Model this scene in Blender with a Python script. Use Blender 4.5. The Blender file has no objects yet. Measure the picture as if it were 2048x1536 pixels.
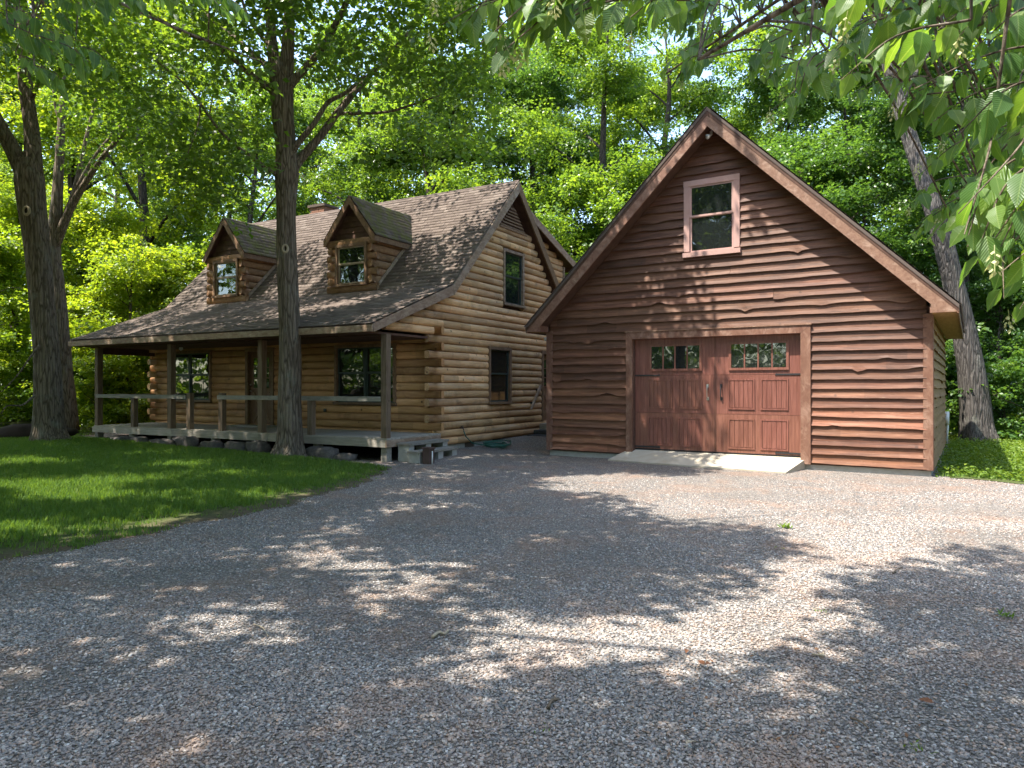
import bpy, math, random
import numpy as np
from mathutils import Vector, Matrix, noise
random.seed(7); rng = np.random.default_rng(7)
S = bpy.context.scene; COL = S.collection
R = math.radians

# ------------------------------------------------------------------ camera, sky, sun, exposure
F, CX, CY, EYE = 1437.0, 1024.0, 773.0, 1.62
cam = bpy.data.cameras.new('camera'); cam_o = bpy.data.objects.new('camera', cam); COL.objects.link(cam_o)
cam.sensor_width = 36; cam.lens = 36 * F / 2048; cam.clip_start = 0.05; cam.clip_end = 600
cam_o.location = (0, 0, EYE); cam_o.rotation_euler = (R(90) + math.atan((CY - 768) / F), 0, 0)
S.camera = cam_o
SUN = Vector((0.428, 0.187, -1.0))
EL = math.atan2(1, math.hypot(SUN.x, SUN.y)); AZ = math.atan2(-SUN.x, -SUN.y)
world = bpy.data.worlds.new('World'); S.world = world; world.use_nodes = True
wn = world.node_tree.nodes; wl = world.node_tree.links
bg = wn['Background']; sky = wn.new('ShaderNodeTexSky'); sky.sky_type = 'NISHITA'; sky.sun_disc = False
sky.sun_elevation = EL; sky.sun_rotation = AZ; sky.dust_density = 1.5; sky.ozone_density = 1.0
wl.new(sky.outputs[0], bg.inputs[0]); bg.inputs[1].default_value = 0.15
sun = bpy.data.lights.new('sun', 'SUN'); sun.energy = 3.25; sun.angle = R(0.53); sun.color = (1.0, 0.95, 0.86)
sun_o = bpy.data.objects.new('sun', sun); COL.objects.link(sun_o); sun_o.location = (-20, -10, 40)
sun_o.rotation_euler = SUN.to_track_quat('-Z', 'Y').to_euler()
S.view_settings.view_transform = 'Standard'; S.view_settings.look = 'None'
S.view_settings.exposure = 2.26; S.view_settings.gamma = 1.0; S.view_settings.use_curve_mapping = False
S.render.engine = 'CYCLES'
cy_ = S.cycles
cy_.max_bounces = 7; cy_.diffuse_bounces = 4; cy_.glossy_bounces = 3; cy_.transmission_bounces = 5; cy_.transparent_max_bounces = 6
cy_.caustics_reflective = False; cy_.caustics_refractive = False; cy_.sample_clamp_indirect = 6
cy_.use_denoising = True

def at(px, py, Y):
    return Vector(((px - CX) / F * Y, Y, EYE + (CY - py) / F * Y))

# ------------------------------------------------------------------ materials
class NT:
    def __init__(s, name):
        s.m = bpy.data.materials.new(name); s.m.use_nodes = True; s.t = s.m.node_tree; s.n = s.t.nodes
        s.b = s.n['Principled BSDF']; s.out = s.n['Material Output']
    def new(s, typ, **kw):
        nd = s.n.new('ShaderNode' + typ)
        for k, v in kw.items(): setattr(nd, k, v)
        return nd
    def put(s, sock, v):
        if hasattr(v, 'is_linked') or isinstance(v, bpy.types.NodeSocket): s.t.links.new(v, sock)
        else: sock.default_value = v
    def coord(s, out='Object', scale=(1, 1, 1)):
        tc = s.new('TexCoord'); mp = s.new('Mapping'); s.t.links.new(tc.outputs[out], mp.inputs[0])
        mp.inputs['Scale'].default_value = scale; return mp.outputs[0]
    def noise(s, vec, scale=1, detail=4, rough=.55, dist=0.0):
        nd = s.new('TexNoise'); s.put(nd.inputs['Vector'], vec); nd.inputs['Scale'].default_value = scale
        nd.inputs['Detail'].default_value = detail; nd.inputs['Roughness'].default_value = rough
        nd.inputs['Distortion'].default_value = dist; return nd.outputs[0]
    def vor(s, vec, scale=1, feature='F1', out='Distance'):
        nd = s.new('TexVoronoi', feature=feature); s.put(nd.inputs['Vector'], vec); nd.inputs['Scale'].default_value = scale
        return nd.outputs[out]
    def ramp(s, fac, stops):
        nd = s.new('ValToRGB'); s.put(nd.inputs[0], fac); el = nd.color_ramp.elements
        while len(el) < len(stops): el.new(0.5)
        for e, (p, c) in zip(el, stops):
            e.position = p; e.color = (*c, 1) if len(c) == 3 else c
        return nd.outputs[0]
    def math(s, op, a, b=0.0, clamp=False):
        nd = s.new('Math', operation=op, use_clamp=clamp); s.put(nd.inputs[0], a); s.put(nd.inputs[1], b); return nd.outputs[0]
    def mix(s, fac, a, b, mode='MIX'):
        nd = s.new('Mix', data_type='RGBA', blend_type=mode)
        s.put(nd.inputs[0], fac); s.put(nd.inputs[6], a if not isinstance(a, tuple) else (*a, 1)); s.put(nd.inputs[7], b if not isinstance(b, tuple) else (*b, 1))
        return nd.outputs[2]
    def rnd(s): return s.new('ObjectInfo').outputs['Random']
    def attr(s, name): return s.new('Attribute', attribute_name=name).outputs['Fac']
    def hsv(s, col, h=.5, sat=1.0, v=1.0):
        nd = s.new('HueSaturation'); s.put(nd.inputs['Hue'], h); s.put(nd.inputs['Saturation'], sat); s.put(nd.inputs['Value'], v)
        s.put(nd.inputs['Color'], col); return nd.outputs[0]
    def bump(s, h, strength=.5, dist=.01):
        nd = s.new('Bump'); s.put(nd.inputs['Height'], h); nd.inputs['Strength'].default_value = strength
        nd.inputs['Distance'].default_value = dist; s.t.links.new(nd.outputs[0], s.b.inputs['Normal']); return nd.outputs[0]
    def done(s, col=None, rough=.8, spec=.3, metal=0.0):
        if col is not None: s.put(s.b.inputs['Base Color'], col if not isinstance(col, tuple) else (*col, 1))
        s.put(s.b.inputs['Roughness'], rough); s.b.inputs['Specular IOR Level'].default_value = spec
        s.b.inputs['Metallic'].default_value = metal; return s.m

def wood(name, base, dark, grain=(1.2, 14, 14), var=.25, knots=.0, stain=.5, stain_col=(.06, .04, .025), rough=.8, weather=None, spec=.25, pieces=None, fleck=None):
    t = NT(name); v = t.coord('Object', grain); v1 = t.coord('Object')
    off = t.new('VectorMath', operation='ADD'); r = t.rnd()
    cx = t.new('CombineXYZ'); t.put(cx.inputs[0], t.math('MULTIPLY', r, 37.0)); t.put(cx.inputs[1], t.math('MULTIPLY', r, 91.0))
    t.put(off.inputs[0], v); t.put(off.inputs[1], cx.outputs[0]); v = off.outputs[0]
    off2 = t.new('VectorMath', operation='ADD'); t.put(off2.inputs[0], v1); t.put(off2.inputs[1], cx.outputs[0]); v1 = off2.outputs[0]
    g = t.noise(v, 2.2, 6, .62, .6); g2 = t.noise(v, 9, 3, .6)
    c = t.mix(t.ramp(g, [(.36, (0, 0, 0)), (.66, (1, 1, 1))]), dark, base)
    c = t.mix(t.math('MULTIPLY', g2, .35), c, dark)
    s1 = t.noise(v1, 1.3, 6, .7, .8)
    c = t.mix(t.math('MULTIPLY', t.ramp(s1, [(.53, (0, 0, 0)), (.72, (1, 1, 1))]), stain), c, stain_col)
    if weather:
        s2 = t.noise(v, .9, 7, .72, .6)
        c = t.mix(t.math('MULTIPLY', t.ramp(s2, [(.5, (0, 0, 0)), (.66, (1, 1, 1))]), weather[1]), c, weather[0])
    if knots:
        kv = t.vor(v1, 3.1); kf = t.ramp(kv, [(.05, (1, 1, 1)), (.11, (0, 0, 0))])
        c = t.mix(t.math('MULTIPLY', kf, knots), c, (.035, .02, .012))
    if fleck:
        fv = t.noise(v, 5.5, 5, .75); c = t.mix(t.math('MULTIPLY', t.ramp(fv, [(.62, (0, 0, 0)), (.68, (1, 1, 1))]), fleck[1]), c, fleck[0])
    val = t.math('ADD', t.math('MULTIPLY', r, 2 * var), 1 - var)
    if pieces:   # lengths jointed end to end, each piece its own tone
        sx = t.new('SeparateXYZ'); t.put(sx.inputs[0], t.coord('Object')); fl = t.math('FLOOR', t.math('MULTIPLY', t.math('ADD', sx.outputs[pieces[0]], t.math('MULTIPLY', r, 13.7)), pieces[1]))
        wn_ = t.new('TexWhiteNoise', noise_dimensions='2D'); cv = t.new('CombineXYZ'); t.put(cv.inputs[0], fl); t.put(cv.inputs[1], t.math('MULTIPLY', r, 57.0)); t.put(wn_.inputs['Vector'], cv.outputs[0])
        val = t.math('MULTIPLY', val, t.math('ADD', t.math('MULTIPLY', wn_.outputs[0], .45), .78))
    c = t.hsv(c, t.math('ADD', t.math('MULTIPLY', t.math('FRACT', t.math('MULTIPLY', r, 17.3)), .008), .497), 1.0, val)
    t.bump(t.math('ADD', g, t.math('MULTIPLY', g2, .5)), .35, .006)
    return t.done(c, rough, spec)

M = {}
M['gable_log'] = wood('weathered_log', (.64, .395, .20), (.41, .23, .105), (10, .9, 12), .2, .85, .75, (.14, .08, .045), .7, ((.52, .45, .34), .35), pieces=(1, .85), fleck=((.62, .50, .34), .35))
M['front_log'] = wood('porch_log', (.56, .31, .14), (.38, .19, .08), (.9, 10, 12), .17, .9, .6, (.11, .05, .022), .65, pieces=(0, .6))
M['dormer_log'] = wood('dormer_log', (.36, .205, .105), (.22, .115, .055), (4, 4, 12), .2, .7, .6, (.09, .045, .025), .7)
M['log_end'] = wood('log_end', (.40, .25, .15), (.24, .14, .08), (8, 8, 8), .2, 0, .5, rough=.8)
M['trim_brown'] = wood('trim_brown', (.25, .155, .09), (.15, .085, .05), (6, 6, 6), .15, 0, .3, rough=.7)
M['fascia_worn'] = wood('worn_fascia', (.34, .25, .17), (.20, .125, .08), (3, 3, 8), .15, .2, .6, (.12, .06, .035), .8, ((.5, .42, .33), .4))
M['deck'] = wood('grey_deck_wood', (.40, .36, .30), (.27, .235, .19), (1.0, 12, 12), .14, .2, .35, (.20, .16, .11), .85)
M['post'] = wood('post_wood', (.235, .165, .11), (.12, .08, .05), (12, 12, 1), .15, .5, .5, (.13, .08, .05), .85)
M['siding'] = wood('stained_siding', (.235, .095, .05), (.105, .041, .023), (.7, 12, 10), .24, .55, .3, (.10, .042, .03), .62, ((.34, .185, .12), .4), .35, pieces=(0, .4), fleck=((.5, .36, .26), .45))
M['siding_dark'] = wood('dark_stained_siding', (.158, .066, .036), (.070, .029, .016), (.7, 12, 10), .2, .5, .3, (.06, .028, .02), .62, ((.23, .12, .075), .4), .35, pieces=(0, .4), fleck=((.36, .23, .15), .35))
M['side_siding'] = wood('tan_siding', (.30, .17, .075), (.20, .105, .045), (10, .7, 10), .15, .4, .3, rough=.7)
M['garage_trim'] = wood('garage_trim', (.195, .102, .068), (.125, .058, .038), (5, 5, 3), .12, .25, .3, (.10, .05, .036), .65, ((.42, .28, .21), .4))
M['rake'] = wood('rake_paint', (.25, .142, .096), (.155, .08, .053), (7, 7, 7), .06, .2, .25, (.16, .08, .055), .65, ((.40, .28, .21), .45))
M['window_mauve'] = wood('mauve_paint', (.43, .27, .23), (.38, .23, .195), (2, 2, 2), .05, 0, .15, (.3, .18, .15), .55)
M['door_red'] = wood('door_red', (.24, .098, .07), (.13, .047, .032), (14, 14, .8), .05, 0, .25, (.12, .036, .026), .42, None, .45)
M['soffit'] = wood('soffit_wood', (.36, .21, .10), (.25, .14, .06), (9, .8, 9), .1, .3, .3, rough=.7)
M['dark_wood'] = wood('dark_wood', (.115, .06, .04), (.07, .036, .025), (3, 3, 3), .1, 0, .3, rough=.75)
M['door_wood'] = wood('front_door_wood', (.22, .12, .065), (.13, .065, .035), (12, 12, 1), .1, 0, .3, rough=.6)
M['grey_plank'] = wood('grey_plank', (.32, .29, .245), (.2, .18, .15), (2, 9, 9), .1, .2, .5, (.12, .1, .08), .9)
M['dark_step'] = wood('dark_step', (.085, .085, .09), (.05, .05, .055), (3, 9, 9), .2, 0, .4, rough=.85)

def plain(name, col, rough=.7, spec=.3, metal=0, ns=0, nscale=8, bump=0):
    t = NT(name)
    if ns:
        n = t.noise(t.coord('Object'), nscale, 6, .65)
        c = t.hsv(col + (1,) if False else t.mix(0.0, col, col), .5, 1, t.math('ADD', t.math('MULTIPLY', n, 2 * ns), 1 - ns))
        if bump: t.bump(n, bump, .01)
        return t.done(c, rough, spec, metal)
    return t.done(col, rough, spec, metal)
M['sash_green'] = plain('sash_green', (.035, .05, .042), .5)
M['sash_tan'] = plain('sash_tan', (.30, .24, .165), .6, ns=.15)
M['white'] = plain('white_plastic', (.75, .75, .72), .5)
M['black_iron'] = plain('black_iron', (.02, .02, .022), .45, .5)
M['nickel'] = plain('nickel', (.6, .58, .54), .3, .5, 1)
M['block'] = plain('concrete_block', (.36, .345, .31), .9, .2, 0, .3, 9, .4)
M['block_brown'] = plain('vent_block', (.10, .075, .06), .9, .2, 0, .3, 20, .3)
M['brick'] = plain('chimney_brick', (.27, .14, .095), .9, .2, 0, .3, 12, .4)
M['mortar'] = plain('mortar', (.3, .27, .23), .95)
M['hose'] = plain('hose_green', (.012, .085, .06), .4, .5)
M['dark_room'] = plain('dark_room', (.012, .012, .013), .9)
M['curtain'] = plain('curtain', (.62, .62, .6), .9)
M['bin'] = plain('brown_box', (.085, .05, .042), .65, ns=.2)
M['rubber'] = plain('rubber_strip', (.015, .015, .015), .7)
M['twig'] = plain('twig_bark', (.13, .095, .065), .9, ns=.3)
M['twig_pale'] = plain('pale_twig', (.36, .29, .2), .9, ns=.2)
M['dead_leaf'] = plain('dead_leaf', (.15, .06, .025), .8, ns=.3)
M['litter'] = plain('dry_litter', (.16, .085, .045), .9, ns=.4, nscale=30)
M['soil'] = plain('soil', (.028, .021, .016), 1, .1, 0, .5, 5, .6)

def concrete():
    t = NT('concrete_apron'); v = t.coord('Object')
    n = t.noise(v, 1.4, 8, .65, .5); n2 = t.noise(v, 40, 4, .6)
    c = t.ramp(n, [(.3, (.29, .245, .18)), (.5, (.38, .335, .26)), (.7, (.45, .41, .34))])
    c = t.mix(t.math('MULTIPLY', n2, .25), c, (.3, .27, .22)); t.bump(n2, .3, .004)
    return t.done(c, .9, .2)
M['concrete'] = concrete()

def glass(name, see=False):
    t = NT(name); gl = t.new('BsdfGlossy'); gl.inputs['Roughness'].default_value = .02; gl.inputs['Color'].default_value = (.95, 1, .97, 1)
    n = t.noise(t.coord('Object'), 2.2, 2, .5); bp = t.new('Bump'); bp.inputs['Strength'].default_value = .12; bp.inputs['Distance'].default_value = .02
    t.put(bp.inputs['Height'], n); t.t.links.new(bp.outputs[0], gl.inputs['Normal'])
    if see:
        base = t.new('BsdfTransparent'); base.inputs[0].default_value = (.72, .76, .74, 1)
    else:
        base = t.new('BsdfDiffuse'); base.inputs[0].default_value = (.012, .014, .014, 1)
    fr = t.new('Fresnel'); fr.inputs[0].default_value = 1.5
    mx = t.new('MixShader'); t.put(mx.inputs[0], t.math('ADD', t.math('MULTIPLY', fr.outputs[0], 1.4), (.05 if not see else .03), True))
    t.t.links.new(base.outputs[0], mx.inputs[1]); t.t.links.new(gl.outputs[0], mx.inputs[2]); t.t.links.new(mx.outputs[0], t.out.inputs[0])
    return t.m
M['glass'] = glass('window_glass'); M['glass_clear'] = glass('clear_glass', True)

def shingle(name, moss=0.0):
    t = NT(name); r = t.attr('rnd'); v = t.coord('Object')
    c = t.ramp(r, [(0, (.105, .08, .068)), (.35, (.145, .112, .094)), (.7, (.19, .148, .125)), (1, (.235, .19, .162))])
    n = t.noise(v, 60, 3, .7); c = t.mix(t.math('MULTIPLY', n, .5), c, (.06, .05, .043))
    big = t.noise(v, .9, 5, .6, .5); c = t.hsv(c, .5, 1, t.math('ADD', t.math('MULTIPLY', big, .7), .7))
    if moss:
        mf = t.ramp(t.noise(v, 4.5, 6, .7), [(.42, (0, 0, 0)), (.58, (1, 1, 1))])
        c = t.mix(t.math('MULTIPLY', mf, moss), c, (.13, .135, .035))
    t.bump(n, .5, .006)
    return t.done(c, .95, .15)
M['shingle'] = shingle('roof_shingles'); M['shingle_moss'] = shingle('mossy_shingles', .75)

def bark(name, c1, c2, vs=1.0):
    t = NT(name); v = t.coord('Object', (9 * vs, 9 * vs, 1.5 * vs))
    a = t.noise(v, 1.6, 8, .65, 1.4); b = t.vor(t.coord('Object', (12 * vs, 12 * vs, 1.1 * vs)), 1.4, 'DISTANCE_TO_EDGE')
    c = t.mix(t.ramp(a, [(.34, (0, 0, 0)), (.66, (1, 1, 1))]), c2, c1)
    c = t.mix(t.ramp(b, [(.0, (1, 1, 1)), (.12, (0, 0, 0))]), c, tuple(x * .6 for x in c2))
    li = t.noise(t.coord('Object'), 2.4, 6, .7); c = t.mix(t.math('MULTIPLY', t.ramp(li, [(.55, (0, 0, 0)), (.68, (1, 1, 1))]), .5), c, (.23, .23, .19))
    t.bump(t.math('ADD', a, t.math('MULTIPLY', t.ramp(b, [(0, (0, 0, 0)), (.25, (1, 1, 1))]), .8)), .9, .03)
    return t.done(c, .95, .1)
M['bark'] = bark('maple_bark', (.26, .205, .155), (.115, .088, .064))
M['bark_dark'] = bark('dark_bark', (.105, .085, .068), (.05, .04, .032))
M['bark_grey'] = bark('grey_ash_bark', (.15, .132, .118), (.07, .062, .056))

def leafmat(name, stops, trans, glossy=.25, tw=.5, rough=.45, vein=False):
    t = NT(name); r = t.attr('rnd'); oi = t.rnd()
    f = t.math('ADD', t.math('MULTIPLY', r, .8), t.math('MULTIPLY', oi, .2))
    c = t.ramp(f, stops)
    if vein:
        uv = t.new('UVMap', uv_map='UVMap'); sx = t.new('SeparateXYZ'); t.t.links.new(uv.outputs[0], sx.inputs[0])
        a = t.math('ABSOLUTE', t.math('SUBTRACT', sx.outputs[0], .5))
        w = t.math('SINE', t.math('MULTIPLY', t.math('SUBTRACT', sx.outputs[1], t.math('MULTIPLY', a, .75)), 75.0))
        mid = t.ramp(a, [(.0, (1, 1, 1)), (.045, (0, 0, 0))])
        c = t.mix(t.math('MULTIPLY', t.math('ADD', t.math('MULTIPLY', w, .5), .5), .13), c, (.16, .24, .07))
        c = t.mix(t.math('MULTIPLY', mid, .5), c, (.25, .33, .12))
        t.bump(w, .35, .002)
    t.done(c, rough, glossy)
    tr = t.new('BsdfTranslucent'); t.put(tr.inputs[0], t.mix(1.0, c, trans, 'MULTIPLY'))
    mx = t.new('MixShader'); mx.inputs[0].default_value = tw
    t.t.links.new(t.b.outputs[0], mx.inputs[1]); t.t.links.new(tr.outputs[0], mx.inputs[2]); t.t.links.new(mx.outputs[0], t.out.inputs[0])
    return t.m
MAPLE = [(0, (.040, .088, .018)), (.45, (.074, .142, .024)), (.8, (.125, .205, .03)), (1, (.21, .27, .036))]
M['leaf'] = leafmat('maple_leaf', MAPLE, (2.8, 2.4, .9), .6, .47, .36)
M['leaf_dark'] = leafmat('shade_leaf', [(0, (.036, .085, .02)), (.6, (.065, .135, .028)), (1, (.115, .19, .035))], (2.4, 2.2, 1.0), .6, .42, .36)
M['leaf_lime'] = leafmat('lime_leaf', [(0, (.075, .14, .019)), (.5, (.13, .205, .024)), (1, (.23, .285, .032))], (2.8, 2.4, .8), .5, .52, .38)
M['leaf_big'] = leafmat('hornbeam_leaf', [(0, (.04, .10, .026)), (.5, (.068, .145, .033)), (1, (.125, .205, .036))], (3.0, 2.7, .9), .5, .5, .38, True)
M['hop'] = leafmat('pale_fruit', [(0, (.4, .42, .2)), (1, (.5, .5, .27))], (1.2, 1.2, .8), .2, .4)
M['grass'] = leafmat('grass_blade', [(0, (.06, .12, .026)), (.5, (.10, .175, .036)), (.85, (.15, .215, .05)), (1, (.27, .24, .10))], (1.9, 1.8, .7), .15, .4)
M['cover'] = leafmat('ground_cover_leaf', [(0, (.07, .13, .02)), (.6, (.12, .19, .025)), (1, (.2, .24, .03))], (1.6, 1.5, .6), .2, .4)

def ground_mat():
    t = NT('forest_floor'); v = t.coord('Object'); n = t.noise(v, .7, 7, .65); n2 = t.noise(v, 9, 6, .7)
    c = t.ramp(n, [(.3, (.05, .038, .024)), (.55, (.06, .075, .022)), (.75, (.09, .12, .03))])
    c = t.mix(t.math('MULTIPLY', n2, .6), c, (.035, .028, .018)); t.bump(n2, .7, .04)
    return t.done(c, 1, .1)
M['forest_floor'] = ground_mat()

def lawn_mat():
    t = NT('lawn_soil'); v = t.coord('Object'); n = t.noise(v, 2.2, 7, .7); n2 = t.noise(v, 30, 5, .7); e = t.attr('edge')
    c = t.ramp(n2, [(.3, (.04, .048, .018)), (.7, (.075, .095, .028))])
    dirt = t.ramp(n2, [(.3, (.06, .043, .029)), (.7, (.14, .105, .075))])
    k = t.math('SUBTRACT', t.math('ADD', 1.25, t.math('MULTIPLY', n, .9)), t.math('MULTIPLY', e, 1.35))
    k = t.math('SUBTRACT', k, .75, True)
    c = t.mix(k, c, dirt); t.bump(n2, .8, .02)
    return t.done(c, 1, .1)
M['lawn'] = lawn_mat()

def gravel_ground():
    t = NT('gravel_bed'); v = t.coord('Object')
    vo = t.new('TexVoronoi'); t.put(vo.inputs['Vector'], v); vo.inputs['Scale'].default_value = 66
    vb = t.vor(v, 66, 'DISTANCE_TO_EDGE')
    sep = t.new('SeparateColor'); t.t.links.new(vo.outputs['Color'], sep.inputs[0])
    c = t.ramp(sep.outputs[0], [(0, (.115, .104, .097)), (.35, (.192, .172, .154)), (.6, (.252, .222, .194)), (.85, (.335, .3, .268)), (1, (.47, .435, .40))])
    c = t.mix(t.ramp(vb, [(0, (1, 1, 1)), (.10, (0, 0, 0))]), c, (.09, .075, .06))
    big = t.noise(v, .45, 6, .6, .4); red = t.noise(v, 1.1, 6, .7, .6)
    c = t.mix(t.math('MULTIPLY', t.ramp(red, [(.48, (0, 0, 0)), (.68, (1, 1, 1))]), .55), c, (.30, .185, .125))
    c = t.hsv(c, .5, 1, t.math('ADD', t.math('MULTIPLY', big, .5), .75))
    h = t.math('ADD', t.ramp(vb, [(0, (0, 0, 0)), (.3, (1, 1, 1))]), t.math('MULTIPLY', sep.outputs[1], .7))
    t.bump(h, .8, .012)
    return t.done(c, .9, .2)
M['gravel_bed'] = gravel_ground()
def pebble_mat():
    t = NT('pebble'); r = t.rnd(); g = t.new('NewGeometry')
    c = t.ramp(r, [(0, (.13, .122, .12)), (.3, (.20, .187, .177)), (.55, (.26, .236, .217)), (.7, (.30, .215, .163)), (.9, (.34, .31, .285)), (1, (.47, .45, .42))])
    red = t.noise(g.outputs['Position'], 1.1, 6, .7, .6)
    c = t.mix(t.math('MULTIPLY', t.ramp(red, [(.48, (0, 0, 0)), (.68, (1, 1, 1))]), .45), c, (.30, .185, .125))
    n = t.noise(t.coord('Object'), 1.4, 3); c = t.hsv(c, .5, 1, t.math('ADD', t.math('MULTIPLY', n, .4), .8))
    return t.done(c, .8, .3)
M['pebble'] = pebble_mat()
def stone_mat():
    t = NT('edging_stone'); v = t.coord('Object'); n = t.noise(v, 5, 8, .7, .4); n2 = t.noise(v, 40, 4, .7)
    c = t.ramp(n, [(.3, (.06, .052, .047)), (.55, (.115, .10, .09)), (.75, (.18, .16, .14))]); t.bump(t.math('ADD', n, t.math('MULTIPLY', n2, .3)), .7, .03)
    return t.done(c, .95, .15)
M['stone'] = stone_mat()

# ------------------------------------------------------------------ helpers
def tag(o, label=None, cat=None, group=None, kind=None):
    if label: o['label'] = label
    if cat: o['category'] = cat
    if group: o['group'] = group
    if kind: o['kind'] = kind
    return o
def link(name, me, mat=None, parent=None):
    o = bpy.data.objects.new(name, me); COL.objects.link(o)
    if mat is not None and me is not None and not me.materials: me.materials.append(mat)
    o.parent = parent; return o
def empty(name, loc, rz=0.0, label=None, cat=None, group=None):
    o = bpy.data.objects.new(name, None); o.empty_display_size = .3; COL.objects.link(o)
    o.location = loc; o.rotation_euler = (0, 0, rz); return tag(o, label, cat, group)
def npmesh(name, V, Fc, attrs=None, smooth=False, uv=None):
    V = np.asarray(V, np.float32); Fc = np.asarray(Fc, np.int32); k = Fc.shape[1]; n = len(Fc)
    me = bpy.data.meshes.new(name); me.vertices.add(len(V)); me.vertices.foreach_set('co', V.ravel())
    me.loops.add(n * k); me.loops.foreach_set('vertex_index', Fc.ravel())
    me.polygons.add(n); me.polygons.foreach_set('loop_start', np.arange(0, n * k, k, dtype=np.int32))
    me.polygons.foreach_set('loop_total', np.full(n, k, np.int32))
    if smooth: me.polygons.foreach_set('use_smooth', np.ones(n, bool))
    me.update(calc_edges=True)
    for an, (dom, arr) in (attrs or {}).items():
        a = me.attributes.new(an, 'FLOAT', dom); a.data.foreach_set('value', np.asarray(arr, np.float32))
    if uv is not None:
        l = me.uv_layers.new(name='UVMap'); l.data.foreach_set('uv', np.asarray(uv, np.float32)[Fc.ravel()].ravel())
    return me
class MB:
    def __init__(s): s.v = []; s.f = []
    def add(s, vs, fs):
        b = len(s.v); s.v += [tuple(x) for x in vs]; s.f += [tuple(b + i for i in f) for f in fs]; return s
    def box(s, x0, x1, y0, y1, z0, z1):
        return s.add([(x, y, z) for z in (z0, z1) for y in (y0, y1) for x in (x0, x1)],
                     [(0, 2, 3, 1), (4, 5, 7, 6), (0, 1, 5, 4), (2, 6, 7, 3), (0, 4, 6, 2), (1, 3, 7, 5)])
    def prism(s, pts, axis, lo, hi):
        n = len(pts)
        mk = {'y': lambda p, h: (p[0], h, p[1]), 'x': lambda p, h: (h, p[0], p[1]), 'z': lambda p, h: (p[0], p[1], h)}[axis]
        vs = [mk(p, lo) for p in pts] + [mk(p, hi) for p in pts]
        return s.add(vs, [tuple(range(n)), tuple(range(2 * n - 1, n - 1, -1))] + [(i, n + i, n + (i + 1) % n, (i + 1) % n) for i in range(n)])
    def tube(s, path, rad, n=8, cap=True, jit=None):
        path = [Vector(p) for p in path]; rings = []
        up = Vector((0, 0, 1)); prev = None
        for i, p in enumerate(path):
            d = (path[min(i + 1, len(path) - 1)] - path[max(i - 1, 0)]).normalized()
            if prev is None:
                a = d.cross(up) if abs(d.z) < .9 else d.cross(Vector((0, 1, 0)))
            else: a = prev - d * prev.dot(d)
            a.normalize(); prev = a; b = d.cross(a); r = rad[i] if hasattr(rad, '__len__') else rad
            ring = []
            for k in range(n):
                t = 2 * math.pi * k / n; q = a * math.cos(t) + b * math.sin(t)
                rr = r * (jit(p, q, i / max(1, len(path) - 1)) if jit else 1)
                ring.append(p + q * rr)
            rings.append(ring)
        fs = [(i * n + k, i * n + (k + 1) % n, (i + 1) * n + (k + 1) % n, (i + 1) * n + k) for i in range(len(path) - 1) for k in range(n)]
        if cap: fs += [tuple(range(n - 1, -1, -1)), tuple((len(path) - 1) * n + k for k in range(n))]
        return s.add([p for r_ in rings for p in r_], fs)
    def done(s, name, mat, parent=None, smooth=False):
        me = bpy.data.meshes.new(name); me.from_pydata(s.v, [], s.f)
        if smooth: me.polygons.foreach_set('use_smooth', np.ones(len(me.polygons), bool))
        me.update(); return link(name, me, mat, parent)
def box(name, mat, parent, *b): return MB().box(*b).done(name, mat, parent)
def cbox(name, mat, parent, x0, x1, y0, y1, z0, z1, c=.008):
    """box with chamfered vertical and top edges"""
    m = MB(); P = lambda i: [(x0 + i + c, y0 + i), (x1 - i - c, y0 + i), (x1 - i, y0 + i + c), (x1 - i, y1 - i - c), (x1 - i - c, y1 - i), (x0 + i + c, y1 - i), (x0 + i, y1 - i - c), (x0 + i, y0 + i + c)]
    vs = [(x, y, z0) for x, y in P(0)] + [(x, y, z1 - c) for x, y in P(0)] + [(x, y, z1) for x, y in P(c * .7)]
    fs = [tuple(range(7, -1, -1)), tuple(range(16, 24))]
    for L in (0, 8): fs += [(L + k, L + (k + 1) % 8, L + 8 + (k + 1) % 8, L + 8 + k) for k in range(8)]
    return m.add(vs, fs).done(name, mat, parent)
def spline(pts, n):
    """Catmull-Rom through (Vector, radius) pairs -> path, radii"""
    P = [Vector(p) for p, _ in pts]; Rr = [r for _, r in pts]; out = []; rr = []
    P = [P[0] * 2 - P[1]] + P + [P[-1] * 2 - P[-2]]
    for i in range(len(Rr) - 1):
        for k in range(n):
            t = k / n; a, b, c, d = P[i:i + 4]
            out.append(.5 * ((2 * b) + (c - a) * t + (2 * a - 5 * b + 4 * c - d) * t * t + (3 * b - a - 3 * c + d) * t ** 3))
            rr.append(Rr[i] * (1 - t) + Rr[i + 1] * t)
    out.append(P[-2]); rr.append(Rr[-1]); return out, rr

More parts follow.
